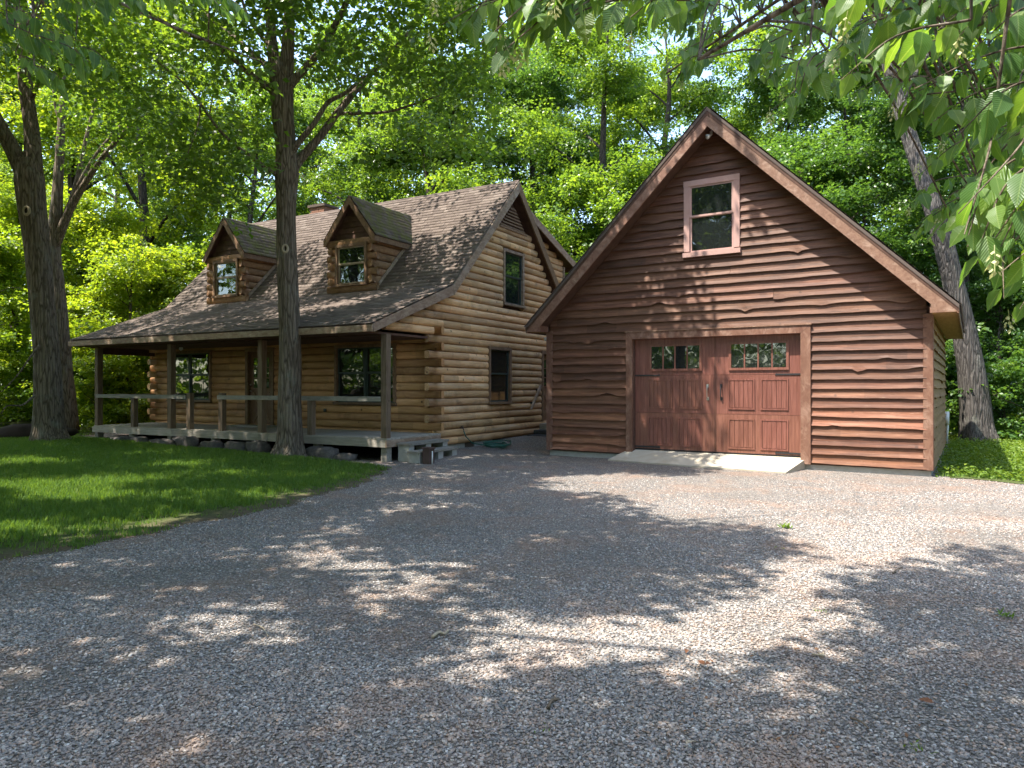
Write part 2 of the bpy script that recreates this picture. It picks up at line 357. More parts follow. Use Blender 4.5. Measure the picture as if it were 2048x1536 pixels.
# leaves: N quads from arrays
def leaf_arrays(P, axis, nrm, L, W, fold=.18):
    """base point, growth axis, normal; two triangles-quads per leaf (left and right half)"""
    side = np.cross(nrm, axis); side /= np.linalg.norm(side, axis=1, keepdims=True) + 1e-9
    L = L[:, None]; W = W[:, None]
    base = P; tip = P + axis * L; mid = P + axis * L * .45
    a = mid + side * W * .5 + nrm * W * fold; b = mid - side * W * .5 + nrm * W * fold
    V = np.stack([base, a, tip, b], 1).reshape(-1, 3); n = len(P); i = np.arange(n)[:, None] * 4
    Fc = np.concatenate([i + [0, 2, 1], i + [0, 3, 2]], 1).reshape(-1, 3)
    return V, Fc
def unit(a): return a / (np.linalg.norm(a, axis=1, keepdims=True) + 1e-9)
def spray_leaves(C, rad, per, size, g, tilt=.42, flat=.15, wr=.8):
    """C (n,3) spray centres with radii rad; 'per' leaves each in a flat drooping disc"""
    n = len(C); C = np.repeat(C, per, 0); r = np.repeat(rad, per); N = n * per
    ph = g.uniform(0, 2 * np.pi, N); q = np.sqrt(g.uniform(0, 1, N)) * r
    tn = unit(np.repeat(g.normal(0, .28, (n, 3)) + [0, 0, 1], per, 0))
    u = unit(np.cross(tn, [0.3, 1, 0.1])); v = np.cross(tn, u)
    P = C + u * (q * np.cos(ph))[:, None] + v * (q * np.sin(ph))[:, None] + tn * (g.normal(0, flat, N) * r)[:, None]
    P[:, 2] -= .25 * q * q / np.maximum(r, .01)
    out = unit(u * np.cos(ph)[:, None] + v * np.sin(ph)[:, None] + g.normal(0, .6, (N, 3)))
    nr = unit(tn + g.normal(0, tilt, (N, 3))); ax = unit(out - nr * np.sum(out * nr, 1, keepdims=True) - np.array([0, 0, .25]))
    nr = unit(nr - ax * np.sum(nr * ax, 1, keepdims=True))
    L = size * g.uniform(.7, 1.3, N)
    V, Fc = leaf_arrays(P, ax, nr, L, L * wr)
    sr = np.repeat(np.clip(np.repeat(g.uniform(0, 1, n), per) * .55 + g.uniform(0, .45, N), 0, 1), 2)
    return V, Fc, sr
def leaves_mesh(name, parts):
    Vs, Fs, Rs = [], [], []; o = 0
    for V, Fc, r in parts: Vs.append(V); Fs.append(Fc + o); Rs.append(r); o += len(V)
    return npmesh(name, np.concatenate(Vs), np.concatenate(Fs), {'rnd': ('FACE', np.concatenate(Rs))})
def inpoly(x, y, poly):
    x = np.asarray(x); y = np.asarray(y); c = np.zeros(x.shape, bool); n = len(poly)
    for i in range(n):
        x1, y1 = poly[i]; x2, y2 = poly[(i + 1) % n]
        if y1 == y2: continue
        c ^= ((y1 > y) != (y2 > y)) & (x < (x2 - x1) * (y - y1) / (y2 - y1) + x1)
    return c

# ------------------------------------------------------------------ ground
GP = np.array([(0, -6, 0), (0, 3, 0), (-5, 6, 0), (3, 6, 0), (5, 10, 0), (8.5, 12, -.01), (7.5, 13, 0), (.9, 17, -.02), (3, 14.5, -.01), (-2.2, 13.5, .02), (-3, 15, .06),
    (-4.8, 15.4, .12), (-7, 17, .14), (-11.6, 19.9, .2), (-11.3, 17.6, .25), (-1.6, 16.6, .13), (.4, 20.2, .23), (-10, 10, .08), (-20, 12, .2), (-20, 25, .4), (0, 32, .4),
    (13.5, 20.8, 0), (10, 15, 0), (25, 12, 0), (-20, -10, 0), (12, -10, 0), (0, 60, .8), (40, 50, .5), (-40, 50, .8)], float)
def gz(x, y):
    x = np.asarray(x, float); y = np.asarray(y, float)
    d = (x[..., None] - GP[:, 0]) ** 2 + (y[..., None] - GP[:, 1]) ** 2
    w = 1 / (d + .6) ** 2
    return (w * GP[:, 2]).sum(-1) / w.sum(-1)
def gz1(x, y): return float(gz(np.array(x), np.array(y)))
def sheet(name, xs, ys, off, mat, attrs=None):
    X, Y = np.meshgrid(xs, ys); Z = gz(X, Y) + off
    V = np.stack([X, Y, Z], -1).reshape(-1, 3); nx, ny = len(xs), len(ys)
    i = (np.arange(ny - 1)[:, None] * nx + np.arange(nx - 1)).ravel()
    me = npmesh(name, V, np.stack([i, i + 1, i + nx + 1, i + nx], 1), attrs, True)
    return tag(link(name, me, mat), kind='structure')
sheet('ground', np.linspace(-150, 150, 121), np.linspace(-70, 230, 121), -.14, M['forest_floor'])
dxs = np.concatenate([np.linspace(-24, -9, 16)[:-1], np.linspace(-9, 10, 96), np.linspace(10, 20, 11)[1:]])
sheet('driveway', dxs, np.linspace(-12, 22, 150), 0.0, M['gravel_bed'])

EDGE = [(3.0, -16.0), (4.4, -9.5), (5.4, -6.6), (6.0, -5.55), (6.61, -4.71), (7.05, -4.4), (7.7, -3.99), (8.88, -3.3), (9.82, -2.85), (11.0, -2.55), (12.1, -2.35), (13.2, -2.3), (13.9, -2.45), (14.6, -2.9),
        (15.2, -4.2), (16.4, -6.1), (18.1, -8.9), (19.6, -11.8), (20.6, -12.2), (34, -12.5)]
EY = np.array([e[0] for e in EDGE]); EX = np.array([e[1] for e in EDGE])
def xedge(y):
    y = np.asarray(y, float)
    return np.interp(y, EY, EX) + .12 * np.sin(y * 5.1) * np.sin(y * 2.3 + 1) * (y < 14.2)
ys = np.concatenate([np.linspace(3, 15, 130), np.linspace(15.1, 30, 60)]); ts = np.concatenate([[0, .06, .14, .25, .4, .6, .9, 1.3], np.linspace(1.8, 24, 40)])
YY, TT = np.meshgrid(ys, ts, indexing='ij'); XX = xedge(YY) - TT
ZZ = gz(XX, YY) + np.clip(TT * .12 - .006, -.006, .03)
nx = len(ts); i = (np.arange(len(ys) - 1)[:, None] * nx + np.arange(nx - 1)).ravel()
lawn_me = npmesh('lawn', np.stack([XX, YY, ZZ], -1).reshape(-1, 3), np.stack([i, i + nx, i + nx + 1, i + 1], 1), {'edge': ('POINT', TT.ravel())}, True)
tag(link('lawn', lawn_me, M['lawn']), kind='structure')
# right-hand rough lawn beside the garage
RX = np.linspace(0, 1, 40); RY = np.linspace(0, 1, 50)
AX, AY = np.meshgrid(RX, RY)
fx = 7.75 + AX * 14; fy = (12.72 - (fx - 7.75) * .62) * (1 - AY) + 34 * AY + .1 * np.sin(fx * 4) * (1 - AY)
fx2 = fx + (fy - 12.72) * .62 * (1 - AX)
me = npmesh('rough_lawn', np.stack([fx2, fy, gz(fx2, fy) + .012], -1).reshape(-1, 3),
            np.stack([(np.arange(49)[:, None] * 40 + np.arange(39)).ravel() + k for k in (0, 1, 41, 40)], 1), {'edge': ('POINT', np.full(AX.size, 3.0))}, True)
tag(link('side_lawn', me, M['lawn']), kind='structure')

def grass_field(name, X, Y, off, h, g, blades=5, spread=.03, mat='grass', lean=.45):
    n = len(X); X = np.repeat(X, blades) + g.normal(0, spread, n * blades); Y = np.repeat(Y, blades) + g.normal(0, spread, n * blades); N = n * blades
    P = np.stack([X, Y, gz(X, Y) + off], 1); hh = np.repeat(h, blades) * g.uniform(.6, 1.25, N)
    ph = g.uniform(0, 2 * np.pi, N); d = np.stack([np.cos(ph), np.sin(ph), np.zeros(N)], 1); s = np.stack([-np.sin(ph), np.cos(ph), np.zeros(N)], 1)
    w = (hh * .085 + .0025)[:, None]
    tip = P + d * (hh * lean * g.uniform(.3, 1.4, N))[:, None] + np.array([0, 0, 1]) * hh[:, None]
    V = np.stack([P - s * w, P + s * w, tip], 1).reshape(-1, 3)
    me = npmesh(name, V, np.arange(N * 3).reshape(-1, 3), {'rnd': ('FACE', np.clip(np.repeat(g.beta(2, 3, n), blades) * .8 + g.uniform(0, .2, N), 0, 1))})
    return tag(link(name, me, M[mat]), kind='stuff')
g = np.random.default_rng(3)
yy = 5.2 + (g.uniform(0, 1, 90000) ** 1.35) * 17; tt = g.uniform(0, 1, 90000) ** 1.15 * 14; xx = xedge(yy) - tt
vis = np.abs(xx) < .78 * yy + .6
patch = np.array([noise.noise((x * .9, y * .9, 0)) for x, y in zip(xx, yy)])
keep = vis & (g.uniform(0, 1, len(tt)) < np.clip((tt - .05 + .7 * patch) / .8, .16, 1) ** 1.5)
xx, yy, tt = xx[keep], yy[keep], tt[keep]
o = grass_field('grass', xx, yy, .02, np.clip(.035 + .045 * np.minimum(tt, 1) + .012 * patch[keep], .02, .1), g, 6, .025)
tag(o, 'short green lawn grass left of the gravel drive', 'grass')

# ------------------------------------------------------------------ house
HY, HLOC = 0.517, Vector((-1.812, 16.57, 0))
house = empty('log_house', HLOC, -HY, 'two storey log cabin with covered front porch, two front dormers and brown shingle roof', 'house')
HL, HD, LZ, LP = 10.2, 7.25, .236, .184            # length, depth, first log bottom, log pitch
KB, KZ, EB, EZ, RB, RZ, OV = .441, 4.007, -2.4, 2.886, 3.625, 7.237, .25
SL = (RZ - KZ) / (RB - KB); PS = (KZ - EZ) / (KB - EB)
ROOF_T = .30                                       # vertical depth of the roof edge
def roof_under(y):
    if y < KB: return EZ + (y - EB) * PS - .22
    if y <= RB: return KZ + (y - KB) * SL - ROOF_T
    return RZ - (y - RB) * SL - ROOF_T
W1 = (2.324, 3.476, 1.159, 2.662); W2 = (3.065, 4.204, 3.81, 5.33)       # y0,y1,z0,z1 on the gable
FW1 = (-2.973, -1.037, 1.175, 2.648); FW2 = (-9.58, -7.64, 1.175, 2.648)   # x0,x1,z0,z1 on the front
FD = (-6.22, -5.14, .55, 2.66); BD = (5.31, 6.35, .60, 2.68)
def segs(lo, hi, holes, z0, z1):
    zc = (z0 + z1) / 2; out = [(lo, hi)]
    for a, b, h0, h1 in holes:
        if h0 < zc < h1:
            nw = []
            for s0, s1 in out:
                if b <= s0 or a >= s1: nw.append((s0, s1))
                else:
                    if a > s0: nw.append((s0, a))
                    if b < s1: nw.append((b, s1))
            out = nw
    return [s for s in out if s[1] - s[0] > .03]
def log_mesh(axis, lo, hi, z0, z1, bulge, back, sgn, lo_e=0, hi_e=0, flat=False):
    """D-shaped log along an axis; sgn is the outward direction; at protruding ends the section is rounded on both sides"""
    m = MB(); n = 7; prof = []
    for k in range(n + 1):
        t = math.pi * k / n - math.pi / 2
        e = .62 if flat else .8
        prof.append((sgn * bulge * abs(math.cos(t)) ** e, (z0 + z1) / 2 + (z1 - z0) / 2 * .985 * math.copysign(abs(math.sin(t)) ** .9, math.sin(t))))
    prof += [(-sgn * back, z1 - .01), (-sgn * back, z0 + .01)]
    L = hi - lo; ns = max(2, int(L / .5)); xs_ = [lo + L * i / ns for i in range(ns + 1)]; K = len(prof); vs = []
    for x in xs_:
        for (o_, z) in prof:
            j = noise.noise((x * 1.3, z * 7, o_ * 3)) * .006
            vs.append((x, o_ + j * (o_ * sgn > 0), z + j * .6) if axis == 'x' else (o_ + j * (o_ * sgn > 0), x, z + j * .6))
    fs = [(i * K + k, i * K + (k + 1) % K, (i + 1) * K + (k + 1) % K, (i + 1) * K + k) for i in range(ns) for k in range(K)]
    if (axis == 'x') == (sgn > 0): fs = [f[::-1] for f in fs]
    fs += [tuple(range(K)), tuple(ns * K + k for k in range(K - 1, -1, -1))]
    return m.add(vs, fs)
NC = 36
for i in range(NC):
    z0 = LZ + i * LP; z1 = z0 + LP
    # gable wall logs
    lo, hi = (-.26 if (i % 2 and 2 < i < 14) else -.02), HD
    if i >= 14:
        zt = z0 + .10; lo = -99
        y = -2.5
        while roof_under(y) < zt and y < RB: y += .02
        lo = y; y = HD
        while roof_under(y) < zt and y > RB: y -= .02
        hi = y
    if hi - lo < .15 or z0 > 5.86: continue
    for s0, s1 in segs(lo, hi, [(W1[0], W1[1], W1[2], W1[3]), (W2[0], W2[1], W2[2], W2[3]), BD], z0, z1):
        log_mesh('y', s0, s1, z0, z1, .075, .06, 1).done('log', M['gable_log'], house, True)
for i in range(1, 15):
    z0 = LZ + i * LP; z1 = z0 + LP; ev = i % 2 == 0 and i >= 2
    for s0, s1 in segs(-HL - (.26 if ev else .0), .26 if ev else .0, [FW1, FW2, FD], z0, z1):
        log_mesh('x', s0, s1, z0, z1, .06, .06, -1, flat=True).done('log', M['front_log'], house, True)
    if i % 2 and i > 2: MB()
    m = log_mesh('y', -.26 if (i % 2 and i > 2) else .0, HD, z0, z1, .075, .06, -1); m.v = [(x - HL, y, z) for x, y, z in m.v]
    m.done('log', M['gable_log'], house, True)
for o in [o for o in house.children if o.name.startswith('log')]:
    me = o.data
    for p in me.polygons:
        if len(p.vertices) > 4: p.use_smooth = False
# closed wall core behind the logs
gab = [(0.05, .2), (HD, .2), (HD, 3.3), (RB, RZ - .36), (KB + .1, KZ - .26), (0.05, 3.2)]
MB().prism(gab, 'x', -.20, -.061).done('wall', M['dark_wood'], house)
MB().prism(gab, 'x', -HL + .062, -HL + .2).done('wall', M['dark_wood'], house)
box('wall', M['dark_wood'], house, -HL + .2, -.2, .061, .2, .2, 3.6)
box('wall', M['gable_log'], house, -HL + .2, -.2, HD - .15, HD, .2, 3.3)
# block foundation under the gable
nb = 16
for k in range(nb):
    y0 = .05 + k * .44
    vent = k in (3, 6, 10)
    MB().box(-.16, -.035 if not vent else -.05, y0 + .006, y0 + .434, -.05, LZ + .004).done('foundation_vent' if vent else 'foundation_block', M['block_brown'] if vent else M['block'], house)
# roof
def shingles(name, mat, parent, O, U, Sv, w, l, exp=.14, tab=.3, lip=.016, clip=None, sd=1):
    g = np.random.default_rng(sd); O, U, Sv = map(lambda a: np.array(a, float), (O, U, Sv)); N = np.cross(U, Sv); N /= np.linalg.norm(N)
    if N[2] < 0: N = -N
    V = []; Fc = []; rn = []
    rows = int(l / exp) + 1
    for r in range(rows):
        s0 = r * exp; s1 = min(s0 + exp + .05, l)
        x = -tab * g.uniform(0, 1)
        while x < w:
            x1 = x + tab * g.choice([.5, .75, 1, 1.2]); a, b = max(x, 0) + .004, min(x1, w) - .004
            if b - a > .02 and s1 - s0 > .03 and (clip is None or clip((a + b) / 2, s0)):
                h = lip * g.uniform(.75, 1.3); j = g.normal(0, .003); i0 = len(V)
                q = lambda u_, s_, n_: O + U * u_ + Sv * s_ + N * n_
                V += [q(a, s0 + j, 0), q(b, s0 + j, 0), q(a, s0 + j, h), q(b, s0 + j, h), q(a, s1, .003), q(b, s1, .003)]
                Fc += [(i0 + 2, i0 + 3, i0 + 5, i0 + 4), (i0, i0 + 1, i0 + 3, i0 + 2)]; v = g.beta(2, 2); rn += [v, v * .5]
            x = x1
    o = link(name, npmesh(name, np.array(V), np.array(Fc), {'rnd': ('FACE', rn)}), mat, parent); o['kind'] = 'stuff'; return o
sl1 = math.hypot(1, SL); sl2 = math.hypot(1, PS)
LX = -HL - OV
rp = [(EB, EZ - .02), (KB, KZ - .02), (RB, RZ - .02), (RB + (RZ - 3.2) / SL, 3.18), (RB + (RZ - 3.2) / SL, 2.98), (RB, RZ - .25), (KB, KZ - .2), (EB, EZ - .15)]
roof = MB().prism(rp, 'x', LX + .03, OV - .03).done('roof', M['dark_wood'], house)
shingles('shingles', M['shingle'], roof, (LX, EB - .03, EZ), (1, 0, 0), (0, 1 / sl2, PS / sl2), HL + 2 * OV, (KB - EB) * sl2 + .05, sd=1)
shingles('shingles', M['shingle'], roof, (LX, KB, KZ + .012), (1, 0, 0), (0, 1 / sl1, SL / sl1), HL + 2 * OV, (RB - KB) * sl1, sd=2)
shingles('shingles', M['shingle'], roof, (LX, RB + (RZ - 3.2) / SL, 3.2), (1, 0, 0), (0, -1 / sl1, SL / sl1), HL + 2 * OV, (RZ - 3.2) / SL * sl1, sd=3)
m = MB(); 
m.prism([(RB - .13, RZ - .11), (RB, RZ + .025), (RB + .13, RZ - .11), (RB + .13, RZ - .13), (RB, RZ + .005), (RB - .13, RZ - .13)], 'x', LX, OV)
o = m.done('ridge_cap', M['shingle'], roof)
fd = .24
for xa, xb in ((OV - .03, OV + .012), (LX - .012, LX + .03)):
    mt = M['fascia_worn']
    MB().prism([(EB, EZ - .01), (KB, KZ - .01), (KB, KZ - fd), (EB + .02, EZ - .17)], 'x', xa, xb).done('rake_board', mt, house)
    MB().prism([(KB, KZ - .012), (RB, RZ - .012), (RB, RZ - fd * 1.35), (KB + .03, KZ - fd)], 'x', xa, xb).done('rake_board', mt, house)
    MB().prism([(RB, RZ - .012), (RB + (RZ - 3.2) / SL, 3.19), (RB + (RZ - 3.2) / SL, 2.9), (RB, RZ - fd * 1.35)], 'x', xa, xb).done('rake_board', M['trim_brown'], house)
box('eave_board', M['fascia_worn'], house, LX - .012, OV + .012, EB - .045, EB - .005, EZ - .165, EZ - .03)
# porch ceiling edge, beam
MB().prism([(EB + .03, EZ - .175), (-.08, EZ - .175 + .0), (-.08, EZ - .13), (EB + .03, EZ - .13)], 'x', LX + .04, .03).done('porch_ceiling', M['dark_wood'], house)
# gable vent
vz0, vy = 5.9, RB
for k in range(7):
    z = vz0 + .03 + k * .085; hw = max(.03, (6.62 - z) / SL - .02)
    MB().prism([(.012, z + .075), (.075, z), (.085, z + .012), (.022, z + .087)], 'y', vy - hw, vy + hw).done('vent_slat', M['trim_brown'], house)
MB().prism([(vy - .76, vz0 - .035), (vy + .76, vz0 - .035), (vy + .74, vz0 + .02), (vy - .74, vz0 + .02)], 'x', .01, .10).done('vent_trim', M['trim_brown'], house)

def window(name, parent, axis, c0, c1, z0, z1, off, out, trim, sash, glassm='glass', units=1, tw=.075, proud=.10, sill=True):
    """double-hung window on plane axis; 'out' outward sign. coordinates along wall c0..c1"""
    def bx(nm, mat, par, a0, a1, d0, d1, b0, b1):
        d0, d1 = sorted((off + out * d0, off + out * d1))
        return box(nm, mat, par, *((a0, a1, d0, d1, b0, b1) if axis == 'x' else (d0, d1, a0, a1, b0, b1)))
    w = bx(name, trim, parent, c0, c0 + tw, -.05, proud, z0 + tw, z1 - tw)
    bx('trim', trim, w, c1 - tw, c1, -.05, proud, z0 + tw, z1 - tw)
    bx('trim', trim, w, c0 - .005, c1 + .005, -.05, proud + .004, z1 - tw, z1)
    bx('sill', trim, w, c0 - .02, c1 + .02, -.05, proud + .03, z0, z0 + tw * .8)
    ww = (c1 - c0 - 2 * tw) / units; zm = z0 + (z1 - z0) * .52
    for u_ in range(units):
        a0 = c0 + tw + u_ * ww; a1 = a0 + ww; s = .045
        if units > 1: a0 += .02 * (u_ > 0); a1 -= .02 * (u_ < units - 1)
        b0, b1 = z0 + tw * .8, z1 - tw
        for (d, y0_, y1_) in ((.02, zm, b1), (.0, b0, zm + .02)):
            nm = 'sash'
            bx(nm, sash, w, a0, a0 + s, d, d + .03, y0_, y1_); bx(nm, sash, w, a1 - s, a1, d, d + .03, y0_, y1_)
            bx(nm, sash, w, a0 + s, a1 - s, d, d + .028, y1_ - s * .8, y1_); bx(nm, sash, w, a0 + s, a1 - s, d, d + .028, y0_, y0_ + s * .9)
            bx('pane', M[glassm], w, a0 + s, a1 - s, d + .008, d + .014, y0_ + s * .9, y1_ - s * .8)
        if u_: bx('mullion', trim if sash is not M['sash_green'] else sash, w, a0 - .04, a0, -.03, proud - .04, b0, b1)
    return w
window('window', house, 'y', *W1[:2], W1[2], W1[3], 0, 1, M['trim_brown'], M['sash_green'])
window('window', house, 'y', *W2[:2], W2[2], W2[3], 0, 1, M['fascia_worn'], M['sash_green'])
window('window', house, 'x', *FW1[:2], FW1[2], FW1[3], 0, -1, M['trim_brown'], M['sash_green'], units=2)
window('window', house, 'x', *FW2[:2], FW2[2], FW2[3], 0, -1, M['trim_brown'], M['sash_green'], units=2)
def door(parent, axis, c0, c1, z0, z1, out, knob_at_low):
    def bx(nm, mat, par, a0, a1, d0, d1, b0, b1):
        d0, d1 = sorted((out * d0, out * d1))
        return box(nm, mat, par, *((a0, a1, d0, d1, b0, b1) if axis == 'x' else (d0, d1, a0, a1, b0, b1)))
    d = bx('door', M['door_wood'], parent, c0 + .1, c1 - .1, -.03, .0, z0, z1 - .1)
    for a, b in ((c0, c0 + .1), (c1 - .1, c1)): bx('jamb', M['trim_brown'], d, a, b, -.05, .10, z0, z1 - .1)
    bx('jamb', M['trim_brown'], d, c0 - .004, c1 + .004, -.05, .104, z1 - .1, z1)
    a0, a1 = c0 + .22, c1 - .22; zb = z0 + 1.02; zt = z1 - .26
    bx('pane', M['glass'], d, a0, a1, .0, .008, zb, zt)
    for k in range(4):
        a = a0 + (a1 - a0) * k / 3; bx('muntin', M['door_wood'], d, a - .014, a + .014, .008, .022, zb, zt)
        z = zb + (zt - zb) * k / 3; bx('muntin', M['door_wood'], d, a0 - .02, a1 + .02, .0085, .0215, z - .013, z + .013)
    # crossed brace on the lower half
    lz, hz = z0 + .12, zb - .12
    for s in (0, 1):
        A = (a0, lz) if not s else (a0, hz); B = (a1, hz) if not s else (a1, lz)
        dx, dz = B[0] - A[0], B[1] - A[1]; L = math.hypot(dx, dz); px, pz = -dz / L * .04, dx / L * .04
        pts = [(A[0] + px, A[1] + pz), (A[0] - px, A[1] - pz), (B[0] - px, B[1] - pz), (B[0] + px, B[1] + pz)]
        lo, hi = sorted((out * .001, out * (.018 + .002 * s)))
        MB().prism(pts, 'y' if axis == 'x' else 'x', lo, hi).done('brace', M['trim_brown'], d)
    ka = c0 + .15 if knob_at_low else c1 - .15
    for z in (z0 + .95, z0 + 1.12):
        p = (ka, out * .045, z) if axis == 'x' else (out * .045, ka, z)
        q = (ka, out * .0, z) if axis == 'x' else (out * .0, ka, z)
        MB().tube([q, p], [.012, .026], 8).done('knob', M['nickel'], d, True)
    return d
door(house, 'x', FD[0], FD[1], FD[2], FD[3], -1, True)
door(house, 'y', BD[0], BD[1], BD[2], BD[3], 1, True)

# dormers
def dormer(xc):
    y0, zb, ez, rz = .46, 4.03, 5.44, 6.47; hw = .74; fo = .13
    d = MB().prism([(xc - hw + .08, zb), (xc + hw - .08, zb), (xc + hw - .08, ez), (xc, rz - .16), (xc - hw + .08, ez)], 'y', y0 + .05, 3.0).done('dormer', M['dark_wood'], house)
    nc = 7; lp = (ez - .03 - zb) / nc
    wx0, wx1, wz0, wz1 = xc - .53, xc + .53, 4.19, 5.27
    for i in range(nc):
        z0 = zb + i * lp; z1 = z0 + lp
        pr = i % 2 == 0
        for s0, s1 in segs(xc - hw - (.10 if pr else 0), xc + hw + (.10 if pr else 0), [(wx0, wx1, wz0, wz1)], z0, z1):
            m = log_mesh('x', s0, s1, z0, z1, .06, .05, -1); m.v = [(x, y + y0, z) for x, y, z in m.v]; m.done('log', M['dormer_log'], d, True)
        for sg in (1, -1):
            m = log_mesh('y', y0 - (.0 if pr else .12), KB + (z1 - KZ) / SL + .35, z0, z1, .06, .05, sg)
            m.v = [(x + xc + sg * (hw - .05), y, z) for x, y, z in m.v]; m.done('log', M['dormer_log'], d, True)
    for k in range(6):   # lap boards in the gable
        z = ez - .03 + k * .15; h2 = max(.04, (rz - .12 - z) * .82 * .9)
        MB().prism([(y0 + .05, z), (y0 + .02, z), (y0 + .045, z + .16)], 'x', xc - min(h2, hw), xc + min(h2, hw)).done('gable_board', M['dark_wood'], d)
    window('dormer_window', d, 'x', wx0, wx1, wz0, wz1, y0, -1, M['trim_brown'], M['sash_tan'] if xc > -5 else M['sash_tan'], 'glass' if xc > -5 else 'glass_clear', proud=.09)
    if xc < -5:
        cv = MB(); xsn = np.linspace(wx0 + .11, wx0 + .38, 15)
        vs = [(x - (.0 if zz > 4.9 else .0) + (5.2 - zz) * .12, y0 + .035 + .012 * math.sin(x * 90), zz) for zz in (4.26, 5.2) for x in xsn]
        cv.add(vs, [(i, i + 1, i + 16, i + 15) for i in range(14)]); cv.done('curtain', M['curtain'], d, True)
        box('room', M['dark_room'], d, wx0 + .06, wx1 - .06, y0 + .043, y0 + .048, wz0 + .05, wz1 - .05)  # thin dark sheet stands in for the unlit interior behind the glass
    # roof planes
    sw = .86; slope = (rz - ez) / (sw - .04); ln = math.hypot(1, slope); yb = lambda z: KB + (z - KZ) / SL
    for sg in (-1, 1):
        ex = xc + sg * sw; ze = rz - sw * slope
        pl = MB(); a = [(xc, y0 - fo, rz), (ex, y0 - fo, ze), (ex, yb(ze) + .1, ze), (xc, yb(rz) + .1, rz)]
        b = [(x, y, z - .10) for x, y, z in a]
        pl.add(a + b, [(0, 1, 2, 3) if sg > 0 else (3, 2, 1, 0), (4, 7, 6, 5), (0, 4, 5, 1), (1, 5, 6, 2), (2, 6, 7, 3), (3, 7, 4, 0)]).done('roof_slope', M['dark_wood'], d)
        U = (0, 1, 0); Sv = (-sg / ln, 0, slope / ln); w = yb(rz) - y0 + fo + .1
        shingles('shingles', M['shingle_moss'] if sg > 0 else M['shingle'], d, (ex + sg * .02, y0 - fo - .02, ze + .006), U, Sv, w, sw * ln + .02, .13, .28, .014,
                 clip=lambda u_, s_: (y0 - fo + u_) < yb(ze + s_ * slope / ln) + .15, sd=int(9 + xc + sg))
        MB().prism([(xc, rz - .012), (ex, ze - .012), (ex, ze - .14), (ex - sg * .07, ze - .14), (xc, rz - .20)], 'y', y0 - fo - .03, y0 - fo + .004).done('rake_board', M['trim_brown'], d)
        MB().box(*sorted((ex - sg * .03, ex + sg * .004)), y0 - fo + .005, yb(ze) + .05, ze - .14, ze - .014).done('eave_board', M['trim_brown'], d)
        # sloping trim board where the cheek meets the roof
        t0, t1 = yb(zb) + .02, yb(ez)
        if sg > 0:
            MB().prism([(t0, zb + .03), (t1, ez + .03), (t1 - .13, ez + .03), (t0 - .02, zb + .13)], 'x', xc + hw + .015, xc + hw + .05).done('cheek_trim', M['fascia_worn'], d)
dormer(-2.87); dormer(-7.63)
# rear shed dormer
rd = MB().prism([(4.3, 6.2), (7.05, 5.35), (7.05, 3.4), (6.2, 4.3)], 'x', -HL + .5, -.16).done('rear_dormer', M['dark_wood'], house)
MB().prism([(4.1, 6.77), (7.7, 5.56), (7.7, 5.44), (4.1, 6.6)], 'x', -HL + .2, .12).done('roof_slope', M['dark_wood'], rd)
MB().prism([(4.1, 6.75), (7.7, 5.54), (7.7, 5.32), (4.1, 6.52)], 'x', .121, .155).done('rake_board', M['fascia_worn'], rd)
box('eave_board', M['trim_brown'], rd, -HL + .2, .155, 7.701, 7.74, 5.33, 5.55)
for i in range(9):
    z0 = 4.5 + i * LP; y1 = 7.05; y0 = RB + (RZ - z0 - .2) / SL
    top = 6.45 - (y1 - 4.3) * .335
    if z0 + LP * .6 > top + .6: break
    y1 = min(7.05, 4.3 + (6.5 - z0 - LP * .7) / .335)
    if y1 - y0 > .1:
        m = log_mesh('y', y0, y1, z0, z0 + LP, .06, .05, 1); m.v = [(x - .12, y, z) for x, y, z in m.v]; m.done('log', M['gable_log'], rd, True)
box('corner_board', M['fascia_worn'], rd, -.16, -.03, 7.02, 7.12, 3.4, 5.4)
# chimney: courses of bricks behind the ridge
ch = box('chimney', M['mortar'], house, -7.66, -7.04, 3.72, 4.28, 6.2, 7.52)
for r in range(9):
    z = 6.98 + r * .075 - .18
    for k in range(4):
        x = -7.67 + .16 * k + (.08 if r % 2 else 0); x1 = min(x + .15, -7.03)
        MB().box(x, x1, 3.705, 3.74, z, z + .065).done('brick', M['brick'], ch)
        y = 3.72 + .145 * k; MB().box(-7.05, -7.025, y, y + .135, z, z + .065).done('brick', M['brick'], ch)
box('chimney_cap', M['block_brown'], ch, -7.72, -6.98, 3.66, 4.34, 7.48, 7.56)

# porch
DT, DB, PB = .548, .366, -1.936
DX0, DX1 = -10.15, .216
for k in range(13):
    y = PB + .012 + k * .148
    box('deck_board', M['deck'], house, DX0, DX1, y, y + .14, DT - .035, DT)
for k in range(3):
    xa = DX0 + (DX1 - DX0) * k / 3; xb = DX0 + (DX1 - DX0) * (k + 1) / 3
    box('rim_board', M['deck'], house, xa + .003, xb - .003, PB - .035, PB + .004, DB, DT - .037)
box('rim_board', M['fascia_worn'], house, DX1 - .004, DX1 + .034, PB - .035, -.06, DB, DT - .037)
box('rim_board', M['deck'], house, DX0 - .034, DX0 + .004, PB, -.06, DB, DT - .037)
def hz(x, y):
    w = house_w @ Vector((x, y, 0)); return gz1(w.x, w.y)
house_w = Matrix.Translation(HLOC) @ Matrix.Rotation(-HY, 4, 'Z')
for x in (.12, -3.56, -6.88, -10.06):
    cbox('porch_post', M['post'], house, x - .075, x + .075, PB + .02, PB + .17, DT + .001, EZ - .18)
for x in (.12, -3.56, -6.88, -10.06, -1.8, -5.2, -8.5):
    cbox('pier', M['grey_plank'], house, x - .08, x + .08, PB + .03, PB + .19, hz(x, PB) - .05, DB - .002)
